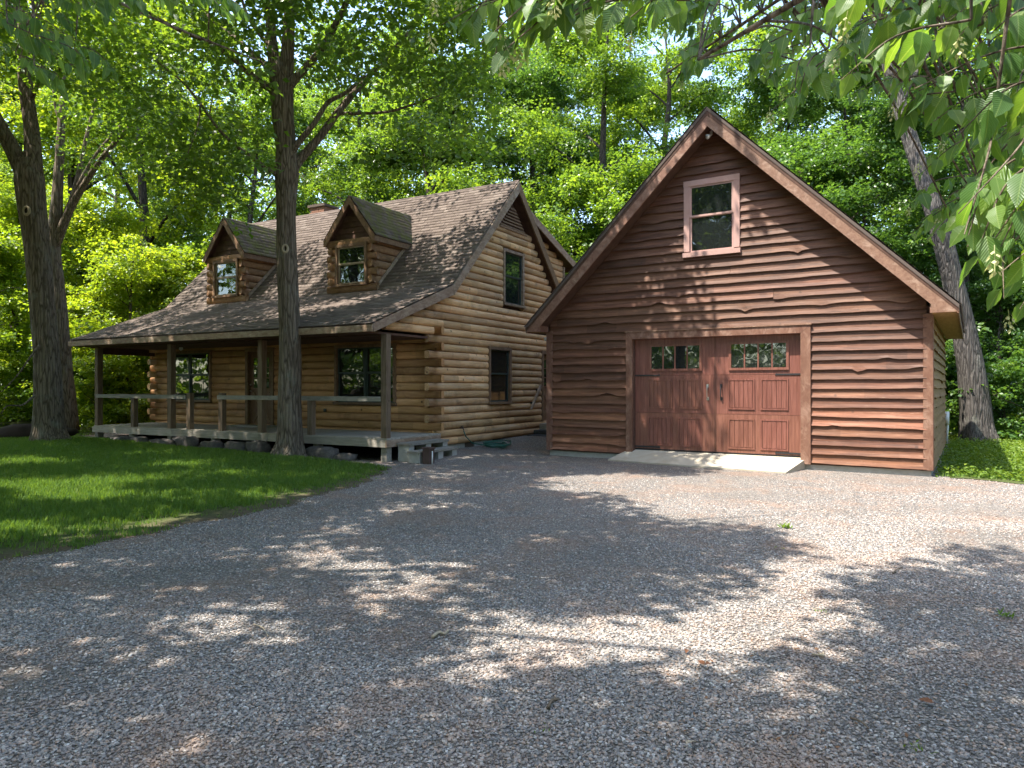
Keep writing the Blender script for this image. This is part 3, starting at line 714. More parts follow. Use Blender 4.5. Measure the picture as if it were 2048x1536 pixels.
box('beam', M['dark_wood'], house, LX + .1, OV - .1, PB + .03, PB + .16, EZ - .20, EZ - .176)
box('side_beam', M['dark_wood'], house, LX + .12, LX + .26, PB + .17, -.08, EZ - .36, EZ - .18)
RZT = 1.41
for xa, xb in ((-10.06, -6.2), (-5.02, .05)):
    cbox('rail', M['grey_plank'], house, xa, xb, PB - .002, PB + .019, RZT - .10, RZT, .004)
cbox('rail', M['grey_plank'], house, -10.14, -10.11, PB + .02, -.1, RZT - .10, RZT, .004)
for x, h in ((-8.42, RZT - .101), (-6.13, RZT + .05), (-4.93, RZT + .05), (-1.98, RZT - .101)):
    cbox('rail_post', M['post'], house, x - .07, x + .07, PB + .02, PB + .15, DT + .001, h)
box('door_step', M['grey_plank'], house, -6.3, -5.0, -.5, -.08, DT + .001, DT + .045)
# porch light, socket, spigot, handrail
m = MB().tube([(-8.1, -.7, EZ - .176), (-8.1, -.7, EZ - .235), (-8.1, -.7, EZ - .27)], [.045, .06, .02], 10); m.done('porch_light', M['white'], house, True)
box('socket_box', M['black_iron'], house, -3.35, -3.27, -.085, -.055, .98, 1.06)
m = MB().tube([(.05, 1.02, .62), (.14, 1.02, .62), (.16, 1.02, .57)], [.014, .016, .012], 8).tube([(.12, .97, .66), (.12, 1.07, .66)], .012, 8); m.done('spigot', M['black_iron'], house, True)
MB().prism([(4.42, .98), (4.52, 1.0), (5.12, 1.66), (5.02, 1.68)], 'x', .15, .20).done('handrail', M['fascia_worn'], house)
MB().box(.07, .151, 4.62, 4.68, 1.12, 1.18).box(.07, .151, 4.96, 5.02, 1.50, 1.56).done('rail_bracket', M['black_iron'], house)
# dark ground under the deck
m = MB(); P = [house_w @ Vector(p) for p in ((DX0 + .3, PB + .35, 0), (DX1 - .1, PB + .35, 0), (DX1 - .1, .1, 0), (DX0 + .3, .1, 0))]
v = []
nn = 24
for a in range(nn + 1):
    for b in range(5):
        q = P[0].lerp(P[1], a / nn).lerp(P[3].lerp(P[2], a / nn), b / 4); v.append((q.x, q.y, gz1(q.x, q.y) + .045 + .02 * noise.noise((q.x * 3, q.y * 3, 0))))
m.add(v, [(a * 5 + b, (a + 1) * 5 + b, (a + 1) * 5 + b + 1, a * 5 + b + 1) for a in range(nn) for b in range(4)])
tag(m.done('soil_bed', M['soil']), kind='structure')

# ------------------------------------------------------------------ garage
GYW, GLOC = 0.569, Vector((7.521, 12.91, 0))
garage = empty('garage', GLOC, -GYW, 'brown gabled garage clad in wavy live edge boards with one wide door', 'garage')
garage_w = Matrix.Translation(GLOC) @ Matrix.Rotation(-GYW, 4, 'Z')
GW, GD = 7.88, 7.6
AXx, AZt, ER, ELx, GEZ, FO = -3.909, 7.316, .446, -8.25, 3.03, .45
sR = (AZt - GEZ) / (ER - AXx); sL = (AZt - GEZ) / (AXx - ELx)
def g_under(x): return (AZt - (x - AXx) * sR if x > AXx else AZt - (AXx - x) * sL) - .40
BP = .181; BZ0 = .134
GT = (-5.87, -2.01, -1, 2.82); GWN = (-4.541, -3.368, 4.36, 5.98)
def live_board(x0, x1, z0, zt, g, y_t=-.010, y_b=-.056, axis='y', amp=1.0):
    n = max(3, int((x1 - x0) / .085)); vs = []; bumps = [(g.uniform(x0 - .5, x1 + .5), g.uniform(.07, .2), g.choice([-1, -1, -1, 1]) * g.uniform(.018, .062) * amp) for _ in range(g.poisson(.42 * (x1 - x0 + 1) * .6))]
    p1, p2 = g.uniform(0, 6, 2); tiltb = g.normal(0, .0016)
    for i in range(n + 1):
        x = x0 + (x1 - x0) * i / n
        z = z0 + .0055 * math.sin(x * 1.9 + p1) + .0035 * math.sin(x * 5.3 + p2) + .0018 * math.sin(x * 17 + p2 * 3) + tiltb * (x - (x0 + x1) / 2)
        for c, w, a in bumps: z += a * math.exp(-((x - c) / w) ** 2)
        vs += [(x, y_t, zt), (x, (y_t * .5 + y_b * .5), z0 * .68 + zt * .32), (x, y_b, z), (x, y_b + .03, z + .004)]
    fs = []
    for i in range(n):
        for k in range(3): a = i * 4 + k; fs.append((a, a + 1, a + 5, a + 4))
    fs += [(0, 3, 2, 1), (n * 4, n * 4 + 1, n * 4 + 2, n * 4 + 3)]
    if axis == 'x': vs = [(-y, x, z) for x, y, z in vs]
    return MB().add(vs, fs)
gg = np.random.default_rng(11)
for r in range(40):
    z0 = BZ0 + r * BP; zt = z0 + BP + .035
    lo, hi = -GW + .06, -.06
    zz = z0 + BP * .5
    if zz > g_under(0): hi = min(hi, AXx + (AZt - .40 - zz) / sR + .12)
    if zz > g_under(-GW): lo = max(lo, AXx - (AZt - .40 - zz) / sL - .12)
    if hi - lo < .12: break
    for s0, s1 in segs(lo, hi, [(GT[0] + .05, GT[1] - .05, GT[2], GT[3] - .03), (GWN[0] + .04, GWN[1] - .04, GWN[2] + .03, GWN[3] - .03)], z0, z0 + BP):
        if s1 - s0 > 3 and gg.uniform() < .55:      # butt joint
            xm = gg.uniform(s0 + .9, s1 - .9)
            live_board(s0, xm - .003, z0, zt, gg, amp=1.0 if r < 24 else .6).done('siding_board', M['siding'] if r < 6 else M['siding_dark'], garage); s0 = xm + .003
        live_board(s0, s1, z0, zt, gg, amp=.35 if r < 1 else (1.15 if r < 24 else .6)).done('siding_board', M['siding'] if r < 6 or (r < 9 and r % 2) else M['siding_dark'], garage)
for r in range(16):
    z0 = BZ0 + r * BP
    live_board(.06, GD, z0, min(z0 + BP + .035, 2.95), gg, axis='x').done('siding_board', M['side_siding'], garage)
for x0, x1, y0, y1 in ((-.115, .045, -.05, -.012), (.012, .05, -.011, .12), (-GW - .045, -GW + .115, -.05, -.012)):
    cbox('corner_board', M['garage_trim'], garage, x0, x1, y0, y1, BZ0 - .02, 2.93, .005)
core = [(-GW, .1), (0, .1), (0, GEZ), (AXx, AZt - .44), (-GW, GEZ)]
MB().prism(core, 'y', .30, .38).done('wall', M['dark_wood'], garage)
MB().prism(core, 'y', GD - .1, GD).done('wall', M['side_siding'], garage)
for a, b, c, d_ in ((-GW, GT[0] + .16, .1, 3.0), (GT[1] - .16, 0, .1, 3.0)): box('wall', M['dark_wood'], garage, a, b, .0, .3, c, d_)
MB().prism([(-GW, 2.7), (0, 2.7), (0, GEZ), (AXx, AZt - .44), (-GW, GEZ)], 'y', .0, .06).done('wall', M['dark_wood'], garage)
box('wall', M['side_siding'], garage, -GW, -GW + .1, .31, GD - .1, .1, 2.95); box('wall', M['side_siding'], garage, -.1, -.001, .31, GD - .1, .1, 2.95)
for a, b in ((-GW + .02, GT[0] + .135), (GT[1] - .135, -.03)): box('foundation', M['block'], garage, a, b, .005, .3, -.12, BZ0 + .005)
box('foundation', M['block'], garage, -.03, .004, .0, GD, -.12, BZ0 + .005)
# roof
T = .07
rf = MB()
for sg, ex, s in ((1, ER, sR), (-1, ELx, sL)):
    rf.prism([(AXx, AZt), (ex, GEZ), (ex, GEZ - T), (AXx, AZt - T)], 'y', -FO - .03, GD + .4)
rf = rf.done('roof', M['shingle'], garage)
for sg, ex, s in ((1, ER, sR), (-1, ELx, sL)):
    ln = math.hypot(1, s)
    shingles('shingles', M['shingle'], rf, (ex + sg * .03, -FO - .045, GEZ - .01), (0, 1, 0), (-sg / ln, 0, s / ln), GD + FO + .46, abs(ex - AXx) * ln + .03, sd=21 + sg)
    MB().prism([(AXx, AZt - T), (ex, GEZ - T), (ex, GEZ - .13), (AXx, AZt - .16)], 'y', -FO - .018, -FO).done('drip_board', M['dark_wood'], garage)  # dark strip filling the gap between shingle edge and rake board
    w0 = 0.03 if sg > 0 else -GW - .03
    pl = [(AXx, AZt - .15), (ex - sg * .03, GEZ - .10), (ex - sg * .03, GEZ - .125), (w0, GEZ - .125), (w0, AZt - abs(w0 - AXx) * s - .385), (AXx, AZt - .385)]
    MB().prism(pl, 'y', -FO - .012, -FO + .02).done('rake_board', M['rake'], garage)
    MB().prism([(AXx, AZt - .30), (w0, AZt - abs(w0 - AXx) * s - .30), (w0, AZt - abs(w0 - AXx) * s - .34), (AXx, AZt - .34)], 'y', -FO + .02, .0).done('rake_soffit', M['dark_wood'], garage)
    MB().box(*sorted((w0 - sg * .02, w0 + sg * .01)), -FO + .021, -.013, GEZ - .122, GEZ + .16).done('return_cheek', M['garage_trim'], garage)
    MB().box(*sorted((w0 + sg * .0105, ex - sg * .03)), -FO + .021, GD + .38, GEZ - .123, GEZ - .10).done('eave_soffit', M['soffit'], garage)
    MB().box(*sorted((ex - sg * .03, ex - sg * .004)), -FO - .012, GD + .39, GEZ - .15, GEZ - .072).done('eave_board', M['garage_trim'], garage)
# big door
DZ = (.231, 1.045, 1.865, 2.665); D0, D1 = -5.733, -2.184
gd = box('garage_door', M['door_red'], garage, D0 + .004, D1 - .004, .09, .13, DZ[0] + .02, DZ[1] - .003)
box('section', M['door_red'], gd, D0 + .004, D1 - .004, .09, .13, DZ[1] + .003, DZ[2] - .003)
box('section', M['door_red'], gd, D0 + .004, D1 - .004, .09, .13, DZ[2] + .003, DZ[3] + .04)
box('bottom_seal', M['rubber'], gd, D0 + .004, D1 - .004, .088, .13, DZ[0] - .005, DZ[0] + .02)
def gu(px, y=.09):   # local x of an image column on the door plane
    k = (px - CX) / F; c, s = math.cos(GYW), math.sin(GYW)
    return (k * (GLOC.y + y * c) - GLOC.x - y * s) / (c + k * s)
PXP = [(1296.5, 1344.6), (1356, 1404), (1456.5, 1509.7), (1521, 1577)]
for r in (0, 1):
    for p0, p1 in PXP:
        x0, x1 = gu(p0), gu(p1); z0, z1 = DZ[r] + .10, DZ[r + 1] - .09
        pn = MB(); e = .03
        # raised moulding ring and grooved field
        for a in ((x0, x1, z0, z0 + e), (x0, x1, z1 - e, z1), (x0, x0 + e, z0 + e, z1 - e), (x1 - e, x1, z0 + e, z1 - e)):
            pn.box(a[0], a[1], .074, .0905, a[2], a[3])
        w = (x1 - x0 - 2 * e - .02) / 5
        for k in range(5):
            a = x0 + e + .01 + k * w; pn.box(a + .006, a + w - .006, .081, .0906, z0 + e + .01, z1 - e - .01)
        pn.done('raised_panel', M['door_red'], gd)
for p0, p1 in ((1299, 1404), (1458, 1578)):
    x0, x1 = gu(p0), gu(p1); z0, z1 = DZ[2] + .09, DZ[3] - .12
    for a in ((x0, x1, z0, z0 + .05), (x0, x1, z1 - .05, z1), (x0, x0 + .05, z0 + .05, z1 - .05), (x1 - .05, x1, z0 + .05, z1 - .05)):
        MB().box(a[0], a[1], .066, .0905, a[2], a[3]).done('window_frame', M['door_red'], gd)
    w = (x1 - x0 - .1) / 4
    for k in range(4):
        a = x0 + .05 + k * w
        MB().box(a + .001, a + w - .001, .080, .0907, z0 + .051, z1 - .051).done('pane', M['glass'], gd)
        if k: MB().box(a - .014, a + .014, .070, .0908, z0 + .05, z1 - .05).done('muntin', M['door_red'], gd)
xs1 = (gu(1404) + gu(1458)) / 2
for x in (xs1 - .012, xs1 + .012): MB().box(x - .004, x + .004, .083, .0905, DZ[0] + .03, DZ[3]).done('meeting_strip', M['dark_wood'], gd)
for px, mt in ((1415.5, 'nickel'), (1442.5, 'black_iron')):  # pair of handles; the lit look of one is put into its metal
    x = gu(px); z = 1.50
    MB().tube([(x, .088, z - .13), (x, .05, z - .12), (x, .035, z - .07), (x, .035, z + .06), (x, .05, z + .12), (x, .088, z + .13)], [.014, .012, .011, .011, .012, .014], 8).box(x - .022, x + .022, .08, .0895, z - .17, z - .10).box(x - .022, x + .022, .08, .0895, z + .10, z + .17).done('door_handle', M[mt], gd)
for x0, x1, z in ((gu(1553), D1 - .02, DZ[2] - .0), (gu(1553), D1 - .02, DZ[0] + .06), (D0 + .02, gu(1318), DZ[2] - .0), (D0 + .02, gu(1318), DZ[0] + .06)):
    MB().box(x0, x1, .078, .0893, z - .016, z + .016).prism([(x0 - .03 if x0 > -3 else x1 + .03, z), (x0 if x0 > -3 else x1, z + .03), (x0 if x0 > -3 else x1, z - .03)], 'y', .078, .0893).done('strap_hinge', M['black_iron'], gd)
# door trim with mitred head
tw = .14
for a, b, c in ((GT[0], D0 + .01, 1), (D1 - .01, GT[1], -1)):
    MB().prism([(a, .11), (b, .11), (b, 2.665 if c > 0 else 2.82), (a, 2.82 if c > 0 else 2.665)], 'y', -.075, -.01).done('door_trim', M['garage_trim'], garage)
    MB().box(*((b - .02, b + .0, -.009, .12, .2, 2.68) if c > 0 else (a - .0, a + .02, -.009, .12, .2, 2.68))).done('jamb', M['garage_trim'], garage)
MB().prism([(D0 + .012, 2.667), (D1 - .012, 2.667), (GT[1] + .002, 2.822), (GT[0] - .002, 2.822)], 'y', -.077, -.008).done('door_trim', M['garage_trim'], garage)
box('jamb', M['garage_trim'], garage, D0, D1, -.0075, .12, 2.668, 2.70)
box('drip_cap', M['rake'], garage, GT[0] - .02, GT[1] + .02, -.095, -.01, 2.823, 2.845)
# gable window
w = window('window', garage, 'x', GWN[0], GWN[1], GWN[2], GWN[3], 0, -1, M['window_mauve'], M['window_mauve'], tw=.12, proud=.065)
# flood light under the apex and by the left corner
for (x, y, z) in ((AXx, -.2, 6.84),):
    MB().tube([(x, y, z + .06), (x, y, z), (x - .03, y - .06, z - .05), (x - .05, y - .10, z - .07)], [.03, .03, .035, .055], 10).done('flood_light', M['white'], garage, True)
MB().tube([(-GW - .05, .1, 2.78), (-GW - .09, .08, 2.78), (-GW - .12, .02, 2.75)], [.03, .035, .05], 10).done('flood_light', M['white'], garage, True)
MB().tube([(.06, GD - .15, .1), (.09, GD - .15, .9)], .03, 8).box(.02, .12, GD - .26, GD - .06, .62, .95).done('meter_pipe', M['white'], garage, True)
# concrete apron
q = [(-5.86, .085), (-2.10, .085), (-2.29, -.93), (-6.09, -.53)]; zb = (.215, .215, .022, .022)
P = [garage_w @ Vector((x, y, 0)) for x, y in q]
vs = [(p.x, p.y, z) for p, z in zip(P, zb)] + [(p.x, p.y, -.15) for p in P]
tag(MB().add(vs, [(0, 3, 2, 1), (4, 5, 6, 7), (0, 1, 5, 4), (1, 2, 6, 5), (2, 3, 7, 6), (3, 0, 4, 7)]).done('concrete_apron', M['concrete']), kind='structure')

# ------------------------------------------------------------------ small things round the house
def rough_block(name, cx, cy, w, d, h, rz, mat, sd, zoff=-.06, power=4.5):
    """rounded irregular stone from a superellipsoid"""
    vs = []; nu, nv = 14, 8
    for i in range(nv + 1):
        ph = -math.pi / 2 + math.pi * i / nv
        for k in range(nu):
            th = 2 * math.pi * k / nu; se = lambda t: math.copysign(abs(t) ** (2 / power), t)
            x, y, z = se(math.cos(ph)) * se(math.cos(th)), se(math.cos(ph)) * se(math.sin(th)), se(math.sin(ph))
            n_ = 1 + .22 * noise.noise((x * 1.7 + sd * 9, y * 1.7, z * 1.7)); vs.append((x * w / 2 * n_, y * d / 2 * n_, (z * .5 + .5) * h * n_))
    fs = [(i * nu + k, i * nu + (k + 1) % nu, (i + 1) * nu + (k + 1) % nu, (i + 1) * nu + k) for i in range(nv) for k in range(nu)]
    o = MB().add(vs, fs).done(name, mat, None, True); o.location = (cx, cy, gz1(cx, cy) + zoff); o.rotation_euler = (0, 0, rz); return o
st = [(236, 885, .5, .18, 'small grey edging stone nearest the far left corner of the porch'), (272, 887, .45, .2, 'squared grey edging stone just right of the far porch pier'),
      (322, 892, .55, .2, 'low flat edging stone under the second porch post'), (367, 893, .75, .3, 'long pinkish squared edging stone below the gap in the railing'), (421, 898, .55, .22, 'small dark block stone under the right end of the railing gap'),
      (470, 902, .62, .26, 'rounded edging stone left of the front maple trunk'), (512, 905, .55, .3, 'sunlit pinkish edging stone touching the front maple'), (640, 915, .72, .26, 'broad flat edging stone right of the front maple trunk'), (684, 920, .6, .17, 'pale wedge shaped edging stone nearest the porch corner pier')]
for k, (px, py, w, h, lab) in enumerate(st):
    Y0 = EYE * F / (py - CY); 
    for _ in range(6):
        p = at(px, py, Y0); Y0 = (EYE - gz1(p.x, p.y)) * F / (py - CY)
    p = at(px, py, Y0)
    tag(rough_block('edging_stone', p.x, p.y + .12, w * 1.12, .34, h * .8 + .06, -HY + random.uniform(-.12, .12), M['stone'], k), lab, 'stone', 'edging stones along the porch')

# plank step at the end of the porch
stp = empty('porch_steps', house_w @ Vector((.62, -.95, 0)), -HY, 'low weathered two tread step on concrete blocks at the porch end', 'steps')
stp.location.z = gz1(stp.location.x, stp.location.y)
for x0, x1, z, y0, y1 in ((-.36, -.02, .30, -.72, .72), (-.03, .30, .15, -.78, .62)):
    MB().box(x0, x1, y0, y1, z, z + .05).done('tread', M['grey_plank'], stp)
    for y in (y0 + .02, -.1, y1 - .2): MB().box(x0 + .03, x1 - .03, y, y + .18, -.04, z - .001).done('support_block', M['block'], stp)
# brown utility box with a white pipe
p = at(857, 932, EYE * F / (932 - CY)); bxr = empty('utility_box', (p.x, p.y, gz1(p.x, p.y)), -HY, 'short brown metal utility box with flat cap on the gravel', 'utility box')
box('body', M['bin'], bxr, -.085, .085, -.085, .085, -.03, .30); box('cap', M['bin'], bxr, -.105, .105, -.105, .105, .3005, .335)
MB().tube([(.11, -.02, -.02), (.11, -.02, .26)], .014, 8).done('pipe', M['white'], bxr, True)
# hose from the spigot coiled on the ground
hs = MB(); pts = []
sp = house_w @ Vector((.16, 1.02, .56)); pts.append(sp); pts.append(house_w @ Vector((.2, 1.04, .42))); pts.append(house_w @ Vector((.26, 1.25, .24)))
for k in range(150):
    t = k / 150 * 2 * math.pi * 4.2; r = .30 + .22 * k / 150 + .05 * math.sin(k * .13) + .02 * math.sin(k * .71)
    q = house_w @ Vector((.46 + r * .62 * math.cos(t), 2.05 + r * math.sin(t), 0)); pts.append(Vector((q.x, q.y, gz1(q.x, q.y) + .018 + .022 * (k % 23) / 23 + .0007 * k)))
hs.tube(pts, .014, 6); tag(hs.done('garden_hose', M['hose'], None, True), 'green garden hose coiled on the gravel beside the log wall', 'hose')
# side steps to the back door
ss = empty('side_steps', house_w @ Vector((.1, 5.3, 0)), -HY, 'small wooden landing and dark steps at the side door by the garage', 'steps')
z_ = gz1(ss.location.x, ss.location.y); ss.location.z = 0
box('landing', M['deck'], ss, .0, 1.0, -.15, 1.2, .5, .54); box('landing_rim', M['deck'], ss, .0, 1.0, -.19, -.151, .36, .535)
box('step', M['dark_step'], ss, .0, 1.05, -.55, -.16, .1, .37); box('step', M['dark_step'], ss, .0, 1.1, -.95, -.552, .1, .25)
# mound with roots behind the left maple
tag(rough_block('earth_mound', -12.75, 19.0, 2.1, 1.4, .52, .5, M['soil'], 31, -.12, 1.7), 'dark earthy root mound on the grass behind the left trunk', 'mound')
#MORE#
# ------------------------------------------------------------------ gravel stones (geometry nodes scatter over the near drive)
def gravel():
    gx = np.linspace(-9.5, 9.5, 140); gy = np.linspace(2.6, 15, 120); X, Y = np.meshgrid(gx, gy); Z = gz(X, Y) + .004
    n = np.clip(1.0 - (Y - 4.5) / 10.5, .07, 1) ** 1.5
    ok = (X > xedge(Y) - .12) & (np.abs(X) < .74 * Y + .5)
    ok &= ~inpoly(X, Y, [(p.x, p.y) for p in [garage_w @ Vector(q) for q in ((.1, -.03, 0), (-7.95, -.03, 0), (-7.95, 6, 0), (.1, 6, 0))]])
    ok &= ~inpoly(X, Y, [(p.x, p.y) for p in [garage_w @ Vector((a, b, 0)) for a, b in ((-5.86, .085), (-2.10, .085), (-2.29, -.93), (-6.09, -.53))]])
    wear = np.array([noise.noise((x * .7, y * .9, 4)) for x, y in zip(X.ravel(), Y.ravel())]).reshape(X.shape)
    d = n * ok * np.clip(.75 + 1.3 * wear, .12, 1)
    i = (np.arange(119)[:, None] * 140 + np.arange(139)).ravel()
    me = npmesh('gravel', np.stack([X, Y, Z], -1).reshape(-1, 3), np.stack([i, i + 1, i + 141, i + 140], 1), {'density': ('POINT', d.ravel())}, True)
    o = tag(link('gravel', me, M['pebble']), 'loose grey and tan pebbles covering the drive', 'gravel', kind='stuff')
    ng = bpy.data.node_groups.new('scatter_pebbles', 'GeometryNodeTree')
    ng.interface.new_socket('Geometry', in_out='INPUT', socket_type='NodeSocketGeometry'); ng.interface.new_socket('Geometry', in_out='OUTPUT', socket_type='NodeSocketGeometry')
    N = lambda t: ng.nodes.new(t); L = ng.links.new
    gi, go = N('NodeGroupInput'), N('NodeGroupOutput')
    at_ = N('GeometryNodeInputNamedAttribute'); at_.data_type = 'FLOAT'; at_.inputs[0].default_value = 'density'
    ml = N('ShaderNodeMath'); ml.operation = 'MULTIPLY'; ml.inputs[1].default_value = 5200; L(at_.outputs[0], ml.inputs[0])
    dp = N('GeometryNodeDistributePointsOnFaces'); L(gi.outputs[0], dp.inputs['Mesh']); L(ml.outputs[0], dp.inputs['Density'])
    ico = N('GeometryNodeMeshIcoSphere'); ico.inputs['Radius'].default_value = .0080; ico.inputs['Subdivisions'].default_value = 2
    nz = N('ShaderNodeTexNoise'); nz.inputs['Scale'].default_value = 85; nz.inputs['Detail'].default_value = 1
    sp_ = N('GeometryNodeSetPosition'); vm = N('ShaderNodeVectorMath'); vm.operation = 'SUBTRACT'; vm.inputs[1].default_value = (.5, .5, .5)
    L(nz.outputs['Color'], vm.inputs[0]); vs_ = N('ShaderNodeVectorMath'); vs_.operation = 'SCALE'; vs_.inputs['Scale'].default_value = .009; L(vm.outputs[0], vs_.inputs[0])
    L(ico.outputs[0], sp_.inputs['Geometry']); L(vs_.outputs[0], sp_.inputs['Offset'])
    sm = N('GeometryNodeSetMaterial'); sm.inputs['Material'].default_value = M['pebble']; L(sp_.outputs[0], sm.inputs[0])
    rs = N('FunctionNodeRandomValue'); rs.data_type = 'FLOAT_VECTOR'; rs.inputs[0].default_value = (.5, .4, .3); rs.inputs[1].default_value = (1.55, 1.25, .85)
    rr = N('FunctionNodeRandomValue'); rr.data_type = 'FLOAT_VECTOR'; rr.inputs[0].default_value = (-.35, -.35, 0); rr.inputs[1].default_value = (.35, .35, 6.28)
    rr.inputs['Seed'].default_value = 5
    ip = N('GeometryNodeInstanceOnPoints'); L(dp.outputs[0], ip.inputs['Points']); L(sm.outputs[0], ip.inputs['Instance']); L(rr.outputs[0], ip.inputs['Rotation']); L(rs.outputs[0], ip.inputs['Scale'])
    L(ip.outputs[0], go.inputs[0])
    md = o.modifiers.new('scatter', 'NODES'); md.node_group = ng
gravel()

# ------------------------------------------------------------------ trees
def bark_jit(seed, amp, tw=0.0, lumps=()):
    def f(p, q, t):
        a = math.atan2(q.y, q.x)
        r = 1 + amp * (noise.noise((math.cos(a) * 3.2 + seed, math.sin(a) * 3.2, p.z * .9)) + .7 * noise.noise((math.cos(a) * 8 + seed, math.sin(a) * 8, p.z * 1.7)))
        return r
    return f
def limb(mb, pts, n=10, sub=6, seed=0, amp=.07, cap=True):
    p, r = spline(pts, sub); mb.tube(p, r, n, cap, bark_jit(seed, amp)); return p, r
def flare(base, r, top=None):
    """root flare rings for a trunk start: list of (pt, radius)"""
    b = Vector(base); return [(b + Vector((0, 0, -.15)), r * 1.75), (b + Vector((0, 0, .05)), r * 1.5), (b + Vector((0, 0, .28)), r * 1.22)]

class TreeGen:
    """generic forest tree: trunk, limbs, sprays; returns two meshes shared by copies"""
    def __init__(s, seed, H, z0, rad, r0, nl, sprays, per, lsize, forks=True, sub=2):
        g = np.random.default_rng(seed); mb = MB(); cs = []
        lean = g.normal(0, .35, 2); tp = []
        for k in range(6):
            t = k / 5; tp.append((Vector((lean[0] * t * t + g.normal(0, .08), lean[1] * t * t + g.normal(0, .08), H * .93 * t)), r0 * (1 - t) ** .8 + .02))
        tp = [(Vector((0, 0, -.3)), r0 * 1.5), (Vector((0, 0, .15)), r0 * 1.2)] + tp[1:]
        tpath, trad = limb(mb, tp, 9, 5, seed, .08)
        ends = []
        for k in range(nl):
            t = (k + g.uniform(0, 1)) / nl; z = z0 * .85 + (H * .9 - z0 * .85) * t
            i = min(int(len(tpath) * z / (H * .93)), len(tpath) - 2); b = tpath[i]
            a = k * 2.4 + g.normal(0, .3); reach = rad * (1 - .65 * t ** 1.6) * g.uniform(.7, 1.1); up = g.uniform(.25, .8) * reach * (1 if t > .3 else .6)
            d = Vector((math.cos(a), math.sin(a), 0))
            p1 = b + d * reach * .4 + Vector((0, 0, up * .55)); p2 = b + d * reach * .75 + Vector((g.normal(0, .3), g.normal(0, .3), up * .9)); p3 = b + d * reach + Vector((g.normal(0, .3), g.normal(0, .3), up))
            rb = max(.02, trad[i] * .5)
            lp, lr = limb(mb, [(b, rb), (p1, rb * .7), (p2, rb * .4), (p3, .012)], 5, 4, seed + k, .05, False)
            ends += [(lp[j], .5 + .5 * j / len(lp)) for j in range(4, len(lp))]
            for q in range(sub):
                j = int(g.uniform(4, len(lp) - 2)); b2 = lp[j]; a2 = a + g.choice([-1, 1]) * g.uniform(.5, 1.1); L = reach * g.uniform(.25, .5)
                e = b2 + Vector((math.cos(a2) * L, math.sin(a2) * L, g.uniform(.0, .5) * L)); m_ = (b2 + e) / 2 + Vector((0, 0, .1))
                limb(mb, [(b2, lr[j] * .7), (m_, lr[j] * .45), (e, .008)], 4, 3, seed, 0, False); ends += [(m_, .8), (e, 1), ((m_ + e) / 2, 1)]
        ends += [(tpath[-1], 1), (tpath[-4], 1)]
        E_ = np.array([tuple(p) for p, _ in ends]); w = np.array([x for _, x in ends]); w /= w.sum()
        idx = g.choice(len(E_), sprays, p=w); C = E_[idx] + g.normal(0, 1, (sprays, 3)) * np.array([.45, .45, .35]) * (rad / 4.5) ** .5
        C[:, 2] = np.maximum(C[:, 2], z0 * .8)
        V, Fc, r = spray_leaves(C, g.uniform(.35, .75, sprays) * (rad / 4.5) ** .5, per, lsize, g)
        s.crown = leaves_mesh('crown', [(V, Fc, r)])
        me = bpy.data.meshes.new('trunk'); me.from_pydata(mb.v, [], mb.f); me.polygons.foreach_set('use_smooth', np.ones(len(me.polygons), bool)); me.update(); s.trunk = me
    def place(s, name, x, y, rz, sc, label, group, leaf='leaf', bk='bark_dark', cat='tree', lean=(0, 0), zs=1.0):
        r = empty(name, (x, y, gz1(x, y)), 0, label, cat, group); r.rotation_euler = (lean[0], lean[1], rz); r.scale = (sc, sc, sc * zs)
        for nm, me, mt in (('trunk', s.trunk, bk), ('crown', s.crown, leaf)):
            o = bpy.data.objects.new(nm, me); COL.objects.link(o); o.parent = r
            if not me.materials: me.materials.append(None)
            o.material_slots[0].link = 'OBJECT'; o.material_slots[0].material = M[mt]
        return r
TA = TreeGen(101, 19, 5.5, 5.0, .27, 17, 640, 84, .132)
TB = TreeGen(102, 21, 4.0, 5.4, .30, 19, 700, 84, .132)
TC = TreeGen(103, 16, 7.0, 4.2, .20, 13, 480, 80, .125)
TU = TreeGen(104, 8.5, 1.4, 3.0, .09, 16, 360, 72, .108)
TV = TreeGen(105, 6.5, .7, 2.6, .07, 15, 320, 66, .105)
TSH = TreeGen(106, 3.0, .15, 1.5, .03, 12, 130, 46, .115, sub=1)

def along(a, b, t): return a + (b - a) * t
G_BACK = 'tall trees of the wood behind the buildings'
